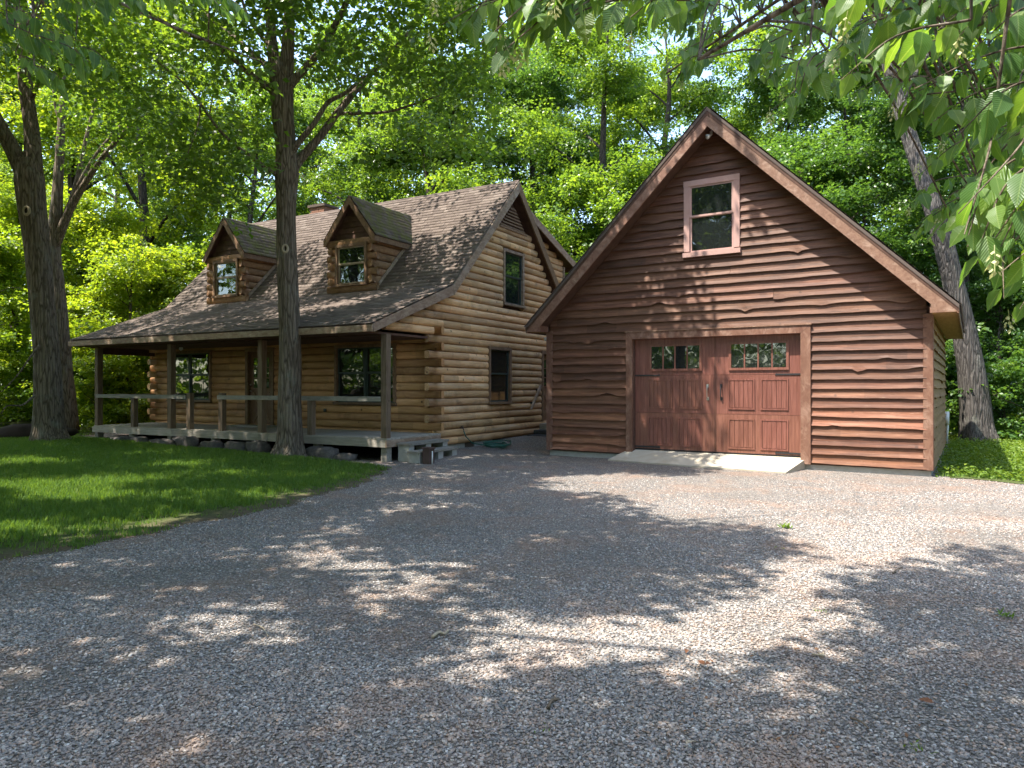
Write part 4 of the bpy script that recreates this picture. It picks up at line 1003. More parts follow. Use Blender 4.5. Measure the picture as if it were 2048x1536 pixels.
# (image column of the trunk, distance, type, scale, spin, bark, leaf, label)
forest = [
 (285, 30, TA, 1.0, .3, 'bark_dark', 'leaf_lime', 'dark trunk rising beside the left dormer with low bright foliage'),
 (905, 34, TB, 1.0, 1.9, 'bark_dark', 'leaf', 'thick dark forked trunk above the right end of the house ridge'),
 (862, 33, TC, 1.05, 4.0, 'bark_dark', 'leaf', 'slimmer dark trunk just left of the forked one above the house ridge'),
 (495, 31, TC, .95, 2.0, 'bark_dark', 'leaf', 'thin dark tree rising behind the cabin chimney'),
 (1190, 31, TB, .92, 5.1, 'bark_dark', 'leaf', 'full crowned sunlit tree filling the gap between cabin and garage'),
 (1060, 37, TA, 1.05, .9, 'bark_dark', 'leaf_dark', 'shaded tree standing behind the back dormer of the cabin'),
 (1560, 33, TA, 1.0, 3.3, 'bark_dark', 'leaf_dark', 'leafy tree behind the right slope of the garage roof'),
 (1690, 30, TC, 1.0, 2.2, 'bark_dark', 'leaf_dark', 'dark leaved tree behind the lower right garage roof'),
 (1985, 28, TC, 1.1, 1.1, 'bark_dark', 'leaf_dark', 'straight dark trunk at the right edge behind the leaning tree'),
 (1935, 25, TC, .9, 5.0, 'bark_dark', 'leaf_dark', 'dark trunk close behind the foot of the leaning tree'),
 (2100, 33, TB, 1.0, 2.8, 'bark_dark', 'leaf', 'broad tree past the right edge of the rough lawn'),
 (720, 39, TB, 1.0, 3.9, 'bark_dark', 'leaf', 'tall tree behind the middle of the cabin ridge'),
 (160, 34, TB, 1.0, 2.5, 'bark_dark', 'leaf_lime', 'bright yellow green tree right of the left maple trunk'),
 (40, 38, TA, 1.1, 4.4, 'bark_dark', 'leaf', 'tall tree seen behind the left maple fork'),
 (390, 40, TB, 1.05, .2, 'bark_dark', 'leaf', 'deep green tree behind the porch roof'),
 (-90, 30, TB, 1.0, 1.3, 'bark_dark', 'leaf_lime', 'tree at the far left edge of the lawn'),
 (1340, 38, TB, 1.1, .5, 'bark_dark', 'leaf', 'tall tree behind the garage peak'),
 (1800, 39, TB, 1.1, 4.6, 'bark_dark', 'leaf', 'tall tree behind the leaning trunk'),
 (600, 46, TA, 1.2, 1.6, 'bark_dark', 'leaf', 'far tree between the dormers'),
 (980, 48, TB, 1.15, .7, 'bark_dark', 'leaf', 'far tree over the house ridge end'),
 (1450, 50, TA, 1.25, 2.9, 'bark_dark', 'leaf', 'far tree over the garage peak'),
 (230, 48, TA, 1.2, 3.6, 'bark_dark', 'leaf_lime', 'far bright tree left of the porch'),
 (1920, 47, TA, 1.2, 5.6, 'bark_dark', 'leaf', 'far tree beyond the leaning trunk'),
 (820, 54, TC, 1.5, 5.6, 'bark_dark', 'leaf_lime', 'far pale tree behind the ridge'),
 (1680, 54, TB, 1.2, .1, 'bark_dark', 'leaf', 'far tree behind the garage slope'),
 (100, 56, TB, 1.3, .4, 'bark_dark', 'leaf_lime', 'farthest pale tree at the left'),
 (1125, 42, TB, 1.1, 3.2, 'bark_dark', 'leaf', 'tall tree filling the gap above the rear dormer'),
 (1262, 45, TA, 1.2, 1.2, 'bark_dark', 'leaf', 'far tree left of the garage peak'),
 (450, 57, TA, 1.3, 2.1, 'bark_dark', 'leaf', 'farthest tree behind the left dormer'),
]
for px, Y, T_, sc, rz, bk, lf, lab in forest:
    T_.place('forest_tree', (px - CX) / F * Y, Y, rz, sc, lab, G_BACK, lf, bk, zs=1.0)
G_UND = 'young trees growing under the wood'
under = [
 (20, 26, TU, 1.0, .4, 'leaf_lime', 'young tree left of the left maple trunk, pale leaves to the ground'),
 (195, 26.5, TU, .95, 2.0, 'leaf_lime', 'lime green young tree between the left maple and the porch'),
 (265, 25, TV, 1.0, 3.9, 'leaf_lime', 'bright sapling seen through the far porch bay'),
 (150, 31, TV, 1.2, 5.5, 'leaf', 'bushy young tree just right of the left maple foot'),
 (330, 32, TU, 1.1, 1.3, 'leaf', 'young tree over the low end of the porch roof'),
 (-60, 24, TV, 1.1, 2.2, 'leaf_lime', 'bushy young tree at the left edge of the lawn'),
 (80, 34, TU, 1.15, .2, 'leaf', 'taller young tree deep behind the left maple'),
 (1130, 29, TU, 1.15, 3.1, 'leaf', 'young tree rising in the gap beside the rear dormer'),
 (1240, 28, TU, 1.2, .8, 'leaf', 'sunlit young tree against the left garage roof'),
 (1900, 25.5, TU, .8, 2.7, 'leaf_dark', 'dark young tree beside the garage back corner'),
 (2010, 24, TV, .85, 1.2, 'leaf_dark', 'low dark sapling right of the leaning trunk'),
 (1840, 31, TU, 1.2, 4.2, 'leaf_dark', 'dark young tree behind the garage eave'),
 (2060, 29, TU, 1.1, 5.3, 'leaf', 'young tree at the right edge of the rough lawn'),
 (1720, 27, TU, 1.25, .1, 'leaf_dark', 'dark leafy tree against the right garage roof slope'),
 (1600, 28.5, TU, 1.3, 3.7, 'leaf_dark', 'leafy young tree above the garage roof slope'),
 (950, 30, TU, 1.2, 2.3, 'leaf', 'young tree over the right end of the cabin ridge'),
 (1960, 34, TV, 1.3, 2.9, 'leaf', 'bushy sapling farther back past the leaning trunk'),
]
for px, Y, T_, sc, rz, lf, lab in under:
    T_.place('young_tree', (px - CX) / F * Y, Y, rz, sc, lab, G_UND, lf)
G_SHR = 'shrubs along the edge of the wood'
shr = [(-30, 23, 'shrub at the left edge beyond the lawn'), (30, 25, 'shrub behind the earth mound'), (150, 24.5, 'shrub right of the left maple foot'), (205, 23, 'shrub beside the far porch corner'), (250, 24, 'shrub behind the far porch railing'),
       (300, 27, 'shrub behind the log corner of the porch'), (170, 28, 'shrub farther back left of the porch'), (90, 29, 'shrub deep behind the left maple'),
       (1893, 22.5, 'shrub at the back corner of the garage'), (1925, 22, 'low shrub before the leaning trunk'), (2000, 22.5, 'shrub right of the leaning trunk foot'), (2050, 21, 'shrub at the right edge of the rough lawn'), (1975, 26, 'shrub in the shade behind the leaning trunk'), (2090, 24, 'shrub just past the right edge')]
for k, (px, Y, lab) in enumerate(shr):
    TSH.place('shrub', (px - CX) / F * Y, Y, k * 1.7, .75 + .25 * ((k * 7) % 5) / 4, lab, G_SHR, ['leaf_lime', 'leaf', 'leaf'][k % 3] if px < 1000 else ['leaf_dark', 'leaf', 'leaf_dark'][k % 3], cat='shrub')

# far woodland mass
g = np.random.default_rng(77)
n = 2600; a = g.uniform(-1.05, 1.05, n); d = g.uniform(62, 92, n)
C = np.stack([np.sin(a) * d * 1.1, np.cos(a) * d, g.uniform(.5, 1, n) ** 1.4 * 25 + g.normal(0, 2, n) - 1], 1); C[: n // 3, 2] = g.uniform(.3, 8, n // 3)
V, Fc, r = spray_leaves(C, g.uniform(1.4, 3.0, n), 46, .5, g)
tag(link('woodland', leaves_mesh('woodland', [(V, Fc, r)]), M['leaf']), 'dense far woodland closing the view behind everything', 'woodland', kind='stuff')

# --- designed shade: sprays of foliage placed so that the crowns of the trees overhead throw the photograph's shade
def gpt(px, py, z=0.0):
    Y = F * (EYE - z) / (py - CY); return ((px - CX) / F * Y, Y)
lit_ground = [gpt(*p) for p in [(1075, 957), (1235, 948), (1420, 952), (1440, 930), (1600, 915), (1860, 950), (2048, 962), (2048, 1055), (1900, 1085), (1850, 1108), (1740, 1120), (1660, 1190), (1730, 1240), (1650, 1285), (1560, 1285), (1450, 1255), (1345, 1215), (1420, 1197), (1520, 1180), (1560, 1125), (1690, 1118), (1600, 1078), (1480, 1038), (1330, 1046), (1285, 1012), (1215, 985)]]
lit_ground_r = [gpt(*p) for p in [(1860, 950), (2048, 962), (2700, 985), (2700, 1045), (2048, 1055)]]
def fac(px, py):   # facade pixel -> ground equivalent of its sun ray
    x = gu(px, -.03); w = garage_w @ Vector((x, -.03, 0)); z = EYE + (CY - py) / F * w.y
    return (w.x + SUN.x * z, w.y + SUN.y * z)
lit_fac = [fac(*p) for p in [(1478, 360), (1840, 680), (1880, 700), (1880, 945), (1610, 935), (1488, 925), (1492, 850), (1462, 760), (1418, 700), (1412, 600), (1425, 520), (1440, 500), (1478, 480)]]
HR = [house_w @ Vector(p) for p in ((-10.4, -2.4, 2.9), (.25, -2.4, 2.9), (.25, 3.6, 7.2), (-10.4, 3.6, 7.2))]
roof_eq = [(p.x + SUN.x * p.z, p.y + SUN.y * p.z) for p in HR]
dorm_eq = [(w_.x + SUN.x * w_.z, w_.y + SUN.y * w_.z) for w_ in (house_w @ Vector((x_, .3, z_)) for x_ in (-2.87, -7.63) for z_ in (4.6, 5.6))]
holes = [gpt(*p) + (r_,) for *p, r_ in [(250, 975, .7), (60, 940, .7), (480, 960, .45), (560, 1000, .4), (330, 1000, .4), (150, 1075, .3), (640, 960, .3), (190, 1195, .35), (210, 1125, .3), (470, 1215, .22), (430, 1290, .2), (20, 1305, .25), (640, 1105, .35), (780, 1140, .45), (860, 1150, .35), (600, 1225, .22), (690, 1065, .35), (820, 1020, .4), (880, 985, .4), (1050, 1240, .3), (1010, 1290, .22),
         (1090, 1300, .18), (1200, 1250, .22), (100, 985, .9), (180, 1005, .8), (40, 1060, .5), (330, 1050, .35), (370, 945, .6), (900, 950, .4), (760, 930, .3), (900, 1375, .12), (1150, 1335, .15), (560, 1380, .12), (1110, 1070, .25), (1400, 1320, .25), (1480, 1345, .2)]]
def roof_thr(gx, gy):   # the right end of the roof gets the larger sun patches
    e = np.array(roof_eq[1]) - np.array(roof_eq[0]); q = np.array(roof_eq[3]) - np.array(roof_eq[0]); dt = e[0] * q[1] - e[1] * q[0]
    a, b = gx - roof_eq[0][0], gy - roof_eq[0][1]; u = (a * q[1] - b * q[0]) / dt; v = (e[0] * b - e[1] * a) / dt
    return np.where(u < .5, .16, .06) + np.where(v < .3, .08, 0)
def lit_mask(gx, gy):
    m = inpoly(gx, gy, lit_ground) | inpoly(gx, gy, lit_fac) | inpoly(gx, gy, lit_ground_r)
    return m
def hole_mask(gx, gy, ra):
    m = np.zeros(np.shape(gx), bool)
    for hx, hy, hr in holes:
        h = hr * .8 + .3 * ra; m |= (((gx - hx) / (h * 1.6)) ** 2 + ((gy - hy) / h) ** 2) < 1
    return m
class Shade:
    def __init__(s): s.parts = {}
    def run(s, trees, dom, n, zr, rad, per, size, seed, thr, margin=.5, nscale=.7, roofp=.8, near=False, extra=None):
        g = np.random.default_rng(seed)
        gx = g.uniform(dom[0], dom[1], n); gy = g.uniform(dom[2], dom[3], n); z = g.uniform(*zr, n)
        x, y = gx - SUN.x * z, gy - SUN.y * z
        inframe = (y > .2) & (np.abs(x) < .74 * y + .9)
        ok = ~inframe | (z > EYE + .54 * y + margin)
        ra = g.uniform(*rad, n)
        lit = np.zeros(n, bool)
        for dx, dy in ((0, 0), (.75, 0), (-.75, 0), (0, .75), (0, -.75)): lit |= lit_mask(gx + dx * ra, gy + dy * ra)
        ok &= ~lit & ~hole_mask(gx, gy, ra)
        nz_ = np.array([noise.noise((a * nscale, b * nscale * 1.3, 3.3)) for a, b in zip(gx, gy)])
        rf_ = inpoly(gx, gy, roof_eq); nr_ = np.array([noise.noise((a * .55, b * .75, 8.1)) for a, b in zip(gx, gy)])
        for a, b in dorm_eq: rf_ &= ((gx - a) ** 2 + (gy - b) ** 2) > .85
        ok &= (nz_ < thr) & (~rf_ | ((nr_ < roof_thr(gx, gy)) & (g.uniform(0, 1, n) < roofp)))
        if extra is not None: ok &= extra(gx, gy, x, y, z)
        C = np.stack([x, y, z], 1); best = np.full(n, -1); bd = np.full(n, 1e9)
        for i, t in enumerate(trees):
            c, rr = t['c'], t['r']; d_ = (((C - np.array(c)) / np.array(rr)) ** 2).sum(1); u = d_ < bd; bd[u] = d_[u]; best[u] = i
        ok &= bd < 1.0
        for i, t in enumerate(trees):
            k = ok & (best == i)
            if k.sum(): t.setdefault('sp', []).append((C[k], ra[k], per, size))
        return ok.sum()
TREES = dict(
 front=dict(c=(-4.0, 14.3, 11.5), r=(7.2, 5.6, 6.2)),
 left=dict(c=(-12.5, 16.5, 12), r=(7.0, 6.5, 6.5)),
 drive=dict(c=(-7.5, 5.0, 9.8), r=(8.2, 7.0, 5.2)),
 behind=dict(c=(-4.5, -4.0, 9.5), r=(8.0, 6.5, 5.0)),
 far_left=dict(c=(-16, 5, 10), r=(7.5, 7.0, 5.5)),
)
SH = Shade()
SH.run(list(TREES.values()), (-15, 7.5, 2.4, 24), 11500, (6.2, 13.5), (.34, .66), 34, .145, 41, .52)

def tree_root(name, x, y, label, group=None): return empty(name, (x, y, 0), 0, label, 'tree', group)
def part_tree(root, trunk_mb, bk, crown_parts, leafm):
    o = trunk_mb.done('trunk', M[bk], None, True); o.parent = root; o.matrix_parent_inverse = root.matrix_basis.inverted()
    if crown_parts:
        c = link('crown', leaves_mesh('crown', crown_parts), M[leafm]); c.parent = root; c.matrix_parent_inverse = root.matrix_basis.inverted()
def sprays_of(t, seed, xtra=None):
    g = np.random.default_rng(seed); out = [spray_leaves(C, r, per, size, g, wr=.9) for C, r, per, size in t.get('sp', [])]
    return out + (xtra or [])
def frame_sprays(n, px0, px1, py0, py1, Yr, seed, rad=(.4, .8), per=38, size=.125, excl=None, bias=1.0):
    g = np.random.default_rng(seed); px = g.uniform(px0, px1, n); py = py0 + (py1 - py0) * g.uniform(0, 1, n) ** bias; Y = g.uniform(*Yr, n)
    k = np.ones(n, bool)
    if excl is not None: k = ~excl(px, py, Y)
    C = np.stack([(px - CX) / F * Y, Y, EYE + (CY - py) / F * Y], 1)[k]
    gx, gy = C[:, 0] + SUN.x * C[:, 2], C[:, 1] + SUN.y * C[:, 2]
    nz_ = np.array([noise.noise((a * .55, b * .75, 8.1)) for a, b in zip(gx, gy)])
    C = C[~lit_mask(gx, gy) & ~hole_mask(gx, gy, .5) & (~inpoly(gx, gy, roof_eq) | (nz_ < roof_thr(gx, gy)))]
    return spray_leaves(C, g.uniform(*rad, len(C)), per, size, g)

# front maple (paths read at the trunk's distance)
Yf = 15.4; bpt = at(577, 914, Yf)
tr = MB()
T = lambda pts, dY=0: [(at(px, py, Yf + d), w * Yf / F / 2 * .77) for px, py, w, d in pts]
def fluted(p, q, t):
    a = math.atan2(q.y, q.x)
    low = max(0, 1 - (p.z - .1) / .9); r = 1 + .10 * low * math.sin(a * 5 + 1) 
    r += .045 * noise.noise((math.cos(a) * 4, math.sin(a) * 4, p.z * .55)) + .035 * noise.noise((math.cos(a) * 11, math.sin(a) * 11, p.z * .8)) + .02 * noise.noise((math.cos(a) * 24, math.sin(a) * 24, p.z * 1.6))
    return r
pth, rad_ = spline(T([(577, 930, 120, 0), (577, 910, 92, 0), (579, 880, 66, 0), (579, 800, 58, 0), (580, 700, 55, 0), (577, 600, 53, 0), (573, 500, 50, 0), (572, 420, 48, 0), (573, 345, 62, 0), (572, 300, 50, 0), (566, 240, 54, 0), (562, 180, 58, 0), (557, 120, 50, 0)]), 14)
tr.tube(pth, rad_, 64, True, fluted)
for bl in ([(552, 160, 34, 0), (544, 90, 28, .1), (537, 0, 24, .2), (530, -120, 18, .3), (515, -300, 10, .4)], [(572, 160, 36, 0), (576, 80, 32, -.1), (580, 0, 27, -.2), (590, -140, 18, -.3), (600, -320, 9, -.4)],
           [(566, 350, 16, 0), (540, 340, 12, -.3), (490, 305, 9, -.8), (440, 262, 7, -1.2), (395, 200, 6, -1.6), (360, 160, 4, -1.9), (310, 120, 3, -2.1)],
           [(556, 185, 24, 0), (515, 160, 17, -.2), (470, 120, 15, -.5), (420, 85, 13, -.8), (360, 60, 10, -1.1), (290, 20, 6, -1.4), (230, -30, 4, -1.7)],
           [(553, 145, 22, 0), (510, 112, 16, .4), (470, 75, 13, .8), (420, 35, 10, 1.2), (370, -20, 6, 1.6), (320, -90, 4, 2)],
           [(553, 100, 14, 0), (520, 70, 10, .1), (490, 20, 8, .2), (470, -60, 5, .3)],
           [(572, 175, 30, 0), (600, 145, 20, -.1), (640, 100, 18, -.3), (672, 45, 16, -.5), (698, -10, 14, -.7), (740, -120, 8, -1)],
           [(574, 345, 44, 0), (600, 318, 24, .1), (640, 272, 21, .3), (672, 228, 19, .5), (720, 170, 16, .8), (790, 95, 12, 1.1), (850, 20, 8, 1.4), (900, -60, 5, 1.6)],
           [(572, 325, 30, 0), (592, 290, 17, -.1), (625, 250, 14, -.1), (655, 205, 12, .1), (690, 185, 10, .2), (730, 150, 7, .3)],
           [(676, 226, 10, .5), (720, 226, 8, .4), (780, 222, 7, .2), (835, 205, 5, 0), (880, 190, 3, -.2)],
           [(400, 205, 5, -1.6), (395, 250, 3, -1.7), (370, 320, 2, -1.8)], [(440, 262, 5, -1.2), (420, 230, 4, -1.2), (425, 190, 2, -1.3)]):
    p_, r_ = spline(T(bl), 7); tr.tube(p_, r_, 12, True, bark_jit(len(bl), .09))
kn = at(570, 497, Yf - .205); km = MB()
def knot_ring(c, ro, mat, par, nm='knot'):
    m = MB(); vs = []
    for k in range(16):
        a = 2 * math.pi * k / 16
        for rr, dz in ((1.0, .03), (.82, -.035), (.55, -.03), (.42, .03)): vs.append((c.x + ro * rr * math.cos(a) * .8, c.y + dz, c.z + ro * rr * math.sin(a) * 1.15))
    fs = [(i * 4 + j, i * 4 + j + 1, ((i + 1) % 16) * 4 + j + 1, ((i + 1) % 16) * 4 + j) for i in range(16) for j in range(3)] + [tuple(i * 4 + 3 for i in range(16))]
    o = m.add(vs, fs).done(nm, mat, par, True)
    MB().add([(c.x + ro * .5 * math.cos(k * math.pi / 6) * .8, c.y - .002, c.z + ro * .5 * math.sin(k * math.pi / 6) * 1.15) for k in range(12)], [tuple(range(12))]).done('knot_hole', M['soil'], o)  # flat disc, the shade inside the hollow is put into its dark colour
    return o
fr = tree_root('maple_tree', bpt.x, bpt.y, 'tall maple rising in front of the cabin porch, forked overhead')
ex = lambda px, py, Y: (np.abs(px - 572) < 62) & (py > 60) & (Y < 15.9) | ((px > 1230) & (py > 120)) | (np.abs(px - 640) < 40) & (py > 150) & (py < 340) & (Y < 15.6)
fx_ = frame_sprays(300, 250, 1000, -60, 330, (12.6, 18.5), 5, excl=ex) + frame_sprays(170, 330, 980, -40, 180, (12.6, 18.5), 6, excl=ex) if False else [frame_sprays(300, 250, 1000, -60, 325, (12.6, 18.5), 5, excl=ex, bias=1.2), frame_sprays(200, 330, 980, -40, 170, (12.6, 18.5), 6, excl=ex), frame_sprays(60, 330, 520, 200, 420, (13.2, 16), 8, excl=ex)]
part_tree(fr, tr, 'bark', sprays_of(TREES['front'], 51, fx_), 'leaf')
k_ = knot_ring(kn, .095, M['twig_pale'], None); k_.parent = fr; k_.matrix_parent_inverse = fr.matrix_basis.inverted()

# left maple
Yl = 17.6; tr = MB(); T = lambda pts: [(at(px, py, Yl + d), w * Yl / F / 2 * .67) for px, py, w, d in pts]
p_, r_ = spline(T([(100, 905, 150, 0), (101, 888, 116, 0), (99, 860, 88, 0), (97, 800, 76, 0), (92, 700, 68, 0), (83, 600, 66, 0), (74, 500, 68, 0), (64, 420, 74, 0), (58, 360, 78, 0), (55, 320, 66, 0)]), 14)
tr.tube(p_, r_, 64, True, fluted)
for bl in ([(66, 345, 50, 0), (62, 260, 42, .1), (50, 170, 38, .2), (46, 80, 34, .3), (40, -60, 26, .4), (30, -260, 14, .6)], [(52, 360, 48, 0), (25, 300, 44, -.1), (0, 255, 40, -.3), (-40, 170, 30, -.5), (-90, 40, 20, -.8), (-130, -150, 10, -1)],
           [(60, 200, 14, .2), (80, 160, 11, -.2), (115, 140, 9, -.6), (160, 120, 7, -1), (230, 90, 4, -1.5)], [(78, 690, 6, -.4), (60, 715, 5, -.6), (35, 750, 4, -.8), (2, 785, 3, -1)], [(70, 790, 6, -.4), (45, 810, 5, -.7), (15, 812, 4, -.9), (2, 828, 3, -1)]):
    p_, r_ = spline(T(bl), 8); tr.tube(p_, r_, 14, True, bark_jit(len(bl) + 3, .09))
lb = at(100, 888, Yl); lf_ = tree_root('maple_tree', lb.x, lb.y, 'massive old maple on the lawn at the left, splitting into two limbs')
exl = lambda px, py, Y: (np.abs(px - 60) < 50) & (py > 150)
part_tree(lf_, tr, 'bark', sprays_of(TREES['left'], 52, [frame_sprays(190, -60, 420, -60, 190, (14, 20), 15, excl=exl), frame_sprays(70, 60, 330, 120, 330, (18.5, 21), 16, excl=exl)]), 'leaf')
k_ = knot_ring(at(52, 421, Yl - .30), .12, M['twig_pale'], None); k_.parent = lf_; k_.matrix_parent_inverse = lf_.matrix_basis.inverted()
# slim many-stemmed tree right behind it
Ys = 21.5; tr = MB(); T = lambda pts: [(at(px, py, Ys + d), w * Ys / F / 2) for px, py, w, d in pts]
for bl in ([(135, 862, 44, 0), (128, 760, 34, 0), (116, 600, 28, 0), (106, 500, 27, 0), (112, 420, 22, 0), (118, 320, 17, 0), (122, 240, 13, 0), (128, 120, 8, 0), (135, -20, 4, 0)], [(106, 500, 20, 0), (130, 440, 16, -.1), (155, 390, 13, -.2), (200, 320, 10, -.4), (250, 262, 8, -.6), (290, 228, 5, -.8), (330, 190, 3, -1)],
           [(112, 470, 16, 0), (140, 410, 12, .2), (158, 340, 9, .3), (170, 280, 7, .4), (195, 180, 4, .5)], [(118, 455, 9, 0), (150, 380, 7, .1), (190, 310, 6, .2), (240, 250, 4, .3)], [(122, 250, 7, 0), (110, 215, 5, 0), (105, 180, 4, 0)]):
    p_, r_ = spline(T(bl), 7); tr.tube(p_, r_, 12, True, bark_jit(len(bl) + 5, .08))
sb = at(135, 858, Ys); st_ = tree_root('slim_tree', sb.x, sb.y, 'slim tree with spreading bare stems just behind the left maple')
part_tree(st_, tr, 'bark', [frame_sprays(60, 110, 340, 60, 250, (20, 23), 19, rad=(.3, .6), per=26)], 'leaf')
# leaning grey tree behind the garage
Yr = 20.6; tr = MB(); T = lambda pts: [(at(px, py, Yr + d), w * Yr / F / 2 * .72) for px, py, w, d in pts]
p_, r_ = spline(T([(1962, 905, 130, 0), (1960, 885, 100, 0), (1954, 850, 82, 0), (1945, 760, 70, 0), (1930, 670, 60, 0), (1908, 570, 53, 0), (1880, 460, 48, 0), (1845, 350, 44, .3), (1812, 250, 40, .6), (1775, 120, 33, 1), (1740, -20, 26, 1.4), (1700, -250, 14, 2)]), 12)
tr.tube(p_, r_, 48, True, fluted)
for bl in ([(1872, 440, 16, 0), (1895, 500, 12, .2), (1915, 545, 9, .3)], [(1800, 215, 18, .7), (1830, 150, 12, .9), (1880, 70, 9, 1.2), (1930, -40, 5, 1.5)], [(1760, 60, 16, 1.1), (1700, 10, 11, 1.2), (1620, -40, 7, 1.4)]):
    q_, s_ = spline(T(bl), 6); tr.tube(q_, s_, 10, True, bark_jit(4, .08))
rb_ = at(1960, 888, Yr); rt_ = tree_root('leaning_tree', rb_.x, rb_.y, 'grey barked tree leaning left from behind the garage')
part_tree(rt_, tr, 'bark_grey', [frame_sprays(170, 1450, 2100, -150, 120, (19, 25), 23, rad=(.5, .9))], 'leaf')
# trees out of frame whose crowns shade the drive
G_OFF = 'tall maples standing beyond the frame that shade the drive'
for nm, (x, y), lab, sd in (('drive', (-10.5, 4.5), 'maple on the lawn beside the drive, out of frame to the left', 61), ('behind', (-6.5, -5.5), 'maple behind the camera at the edge of the drive', 62), ('far_left', (-18, 5), 'maple at the far left of the lawn beyond the frame', 63)):
    t = TREES[nm]; z = gz1(x, y); mb = MB(); c = Vector(t['c']); base = Vector((x, y, z))
    limb(mb, flare(base, .32) + [(base + Vector((.1, .1, 2.5)), .29), (base + Vector((.3, .1, 6)), .22), (base + Vector((.6, .3, 9.5)), .14), (c + Vector((0, 0, 4)), .03)], 14, 6, sd, .08)
    gq = np.random.default_rng(sd)
    for k in range(11):
        a = k * 2.4; zz = 4.5 + .55 * k; e = c + Vector((math.cos(a) * t['r'][0] * .8, math.sin(a) * t['r'][1] * .8, -1.0 + .35 * k))
        b = base + Vector((.05 * zz, .03 * zz, zz)); limb(mb, [(b, .11), (b.lerp(e, .4) + Vector((0, 0, .6)), .07), (b.lerp(e, .75) + Vector((0, 0, .4)), .04), (e, .012)], 7, 5, sd + k, .06, False)
    rt2 = tree_root('maple_tree', x, y, lab, G_OFF); part_tree(rt2, mb, 'bark', sprays_of(t, sd), 'leaf')
# more trees behind the camera, seen only in the window panes
for k, (x, y, T_) in enumerate(((7, -15, TB), (1, -17, TA), (17, -15, TB), (-12, -13, TA), (-4, -19, TB), (11, -17, TU), (4, -14, TU), (-26, 2, TA), (-27, 11, TB), (27, 16, TA))):
    T_.place('forest_tree' if T_ is not TU else 'young_tree', x, y, k * 1.3, 1.0, '%s tree of the near wood, outside the frame, seen only in window panes' % ['broad', 'tall', 'far right', 'left hand', 'deep left', 'bushy right', 'bushy middle', 'far left', 'left lawn', 'right edge'][k], 'trees of the wood beyond the frame', 'leaf')
# wood behind and beside the camera, same kind of mass as the far one
g = np.random.default_rng(78)
n = 3200; a = g.uniform(1.05, 2 * np.pi - 1.05, n); d = g.uniform(36, 52, n)
C = np.stack([np.sin(a) * d, np.cos(a) * d, g.uniform(0, 1, n) ** 1.2 * 26 + g.normal(0, 1.5, n) + .8], 1); C[: n // 3, 2] = g.uniform(.3, 6, n // 3)
V, Fc, r = spray_leaves(C, g.uniform(1.6, 3.0, n), 40, .55, g)
tag(link('woodland', leaves_mesh('woodland', [(V, Fc, r)]), M['leaf']), 'woodland on the near side of the drive, out of frame', 'woodland', kind='stuff')

# ------------------------------------------------------------------ hornbeam boughs hanging into the top of the picture
def leaf_unit(name, seed, seg=9):
    g = np.random.default_rng(seed); V = []; UV = []; Fc = []
    curl = g.uniform(.04, .34); fold = g.uniform(.05, .16); twist = g.normal(0, .12)
    for i in range(seg + 1):
        t = i / seg; w = .64 * (math.sin(math.pi * min(1, t * 1.02) ** .72)) ** .9 * (1 - .25 * t) * .5
        if 0 < i < seg: w *= 1 + (.05 if i % 2 else -.05)
        if i == seg: w = .0
        zc = -curl * t * t; a = twist * t
        for sx, uu in ((-1, 0), (0, .5), (1, 1)):
            x = sx * w; z = zc + abs(sx) * w * fold * 2 + .012 * math.sin(t * 21) * abs(sx)
            V.append((x * math.cos(a) - z * math.sin(a) * .3, t, z + x * math.sin(a))); UV.append((.5 + sx * w / .6 if sx else .5, t))
    for i in range(seg):
        b = i * 3; Fc += [(b, b + 1, b + 4, b + 3), (b + 1, b + 2, b + 5, b + 4)]
    b = len(V); V += [(-.012, -.13, .02), (.012, -.13, .02), (.01, .0, 0), (-.01, .0, 0)]; UV += [(.5, 0)] * 4; Fc.append((b, b + 1, b + 2, b + 3))
    me = npmesh(name, V, Fc, {'rnd': ('FACE', np.full(len(Fc), g.uniform(.1, .9)))}, True, UV); me.materials.append(M['leaf_big']); return me
LEAVES = [leaf_unit('leaf', 300 + k) for k in range(7)]
LV = [(np.array([v.co[:] for v in me.vertices]), np.array([p.vertices[:] for p in me.polygons]), np.array([me.uv_layers[0].data[l].uv[:] for p in me.polygons for l in p.loop_indices])) for me in LEAVES]
def hop_mesh(seed):
    g = np.random.default_rng(seed); mb = MB()
    for k in range(16):
        t = k / 16; a = k * 2.4; c = Vector((math.cos(a) * .22 * math.sin(math.pi * (t * .85 + .12)), math.sin(a) * .22 * math.sin(math.pi * (t * .85 + .12)), -t))
        d = Vector((math.cos(a) * .5, math.sin(a) * .5, -.75)).normalized(); s = Vector((-math.sin(a), math.cos(a), 0)); L = .30
        mb.add([c, c + d * L * .5 + s * .10, c + d * L, c + d * L * .5 - s * .10], [(0, 1, 2, 3)])
    mb.tube([(0, 0, .3), (0, 0, -.95)], .02, 4)
    me = bpy.data.meshes.new('fruit'); me.from_pydata(mb.v, [], mb.f); me.update(); me.materials.append(M['hop'])
    at_ = me.attributes.new('rnd', 'FLOAT', 'FACE'); at_.data.foreach_set('value', g.uniform(0, 1, len(me.polygons)).astype(np.float32)); return me
HOPS = [hop_mesh(5), hop_mesh(6)]

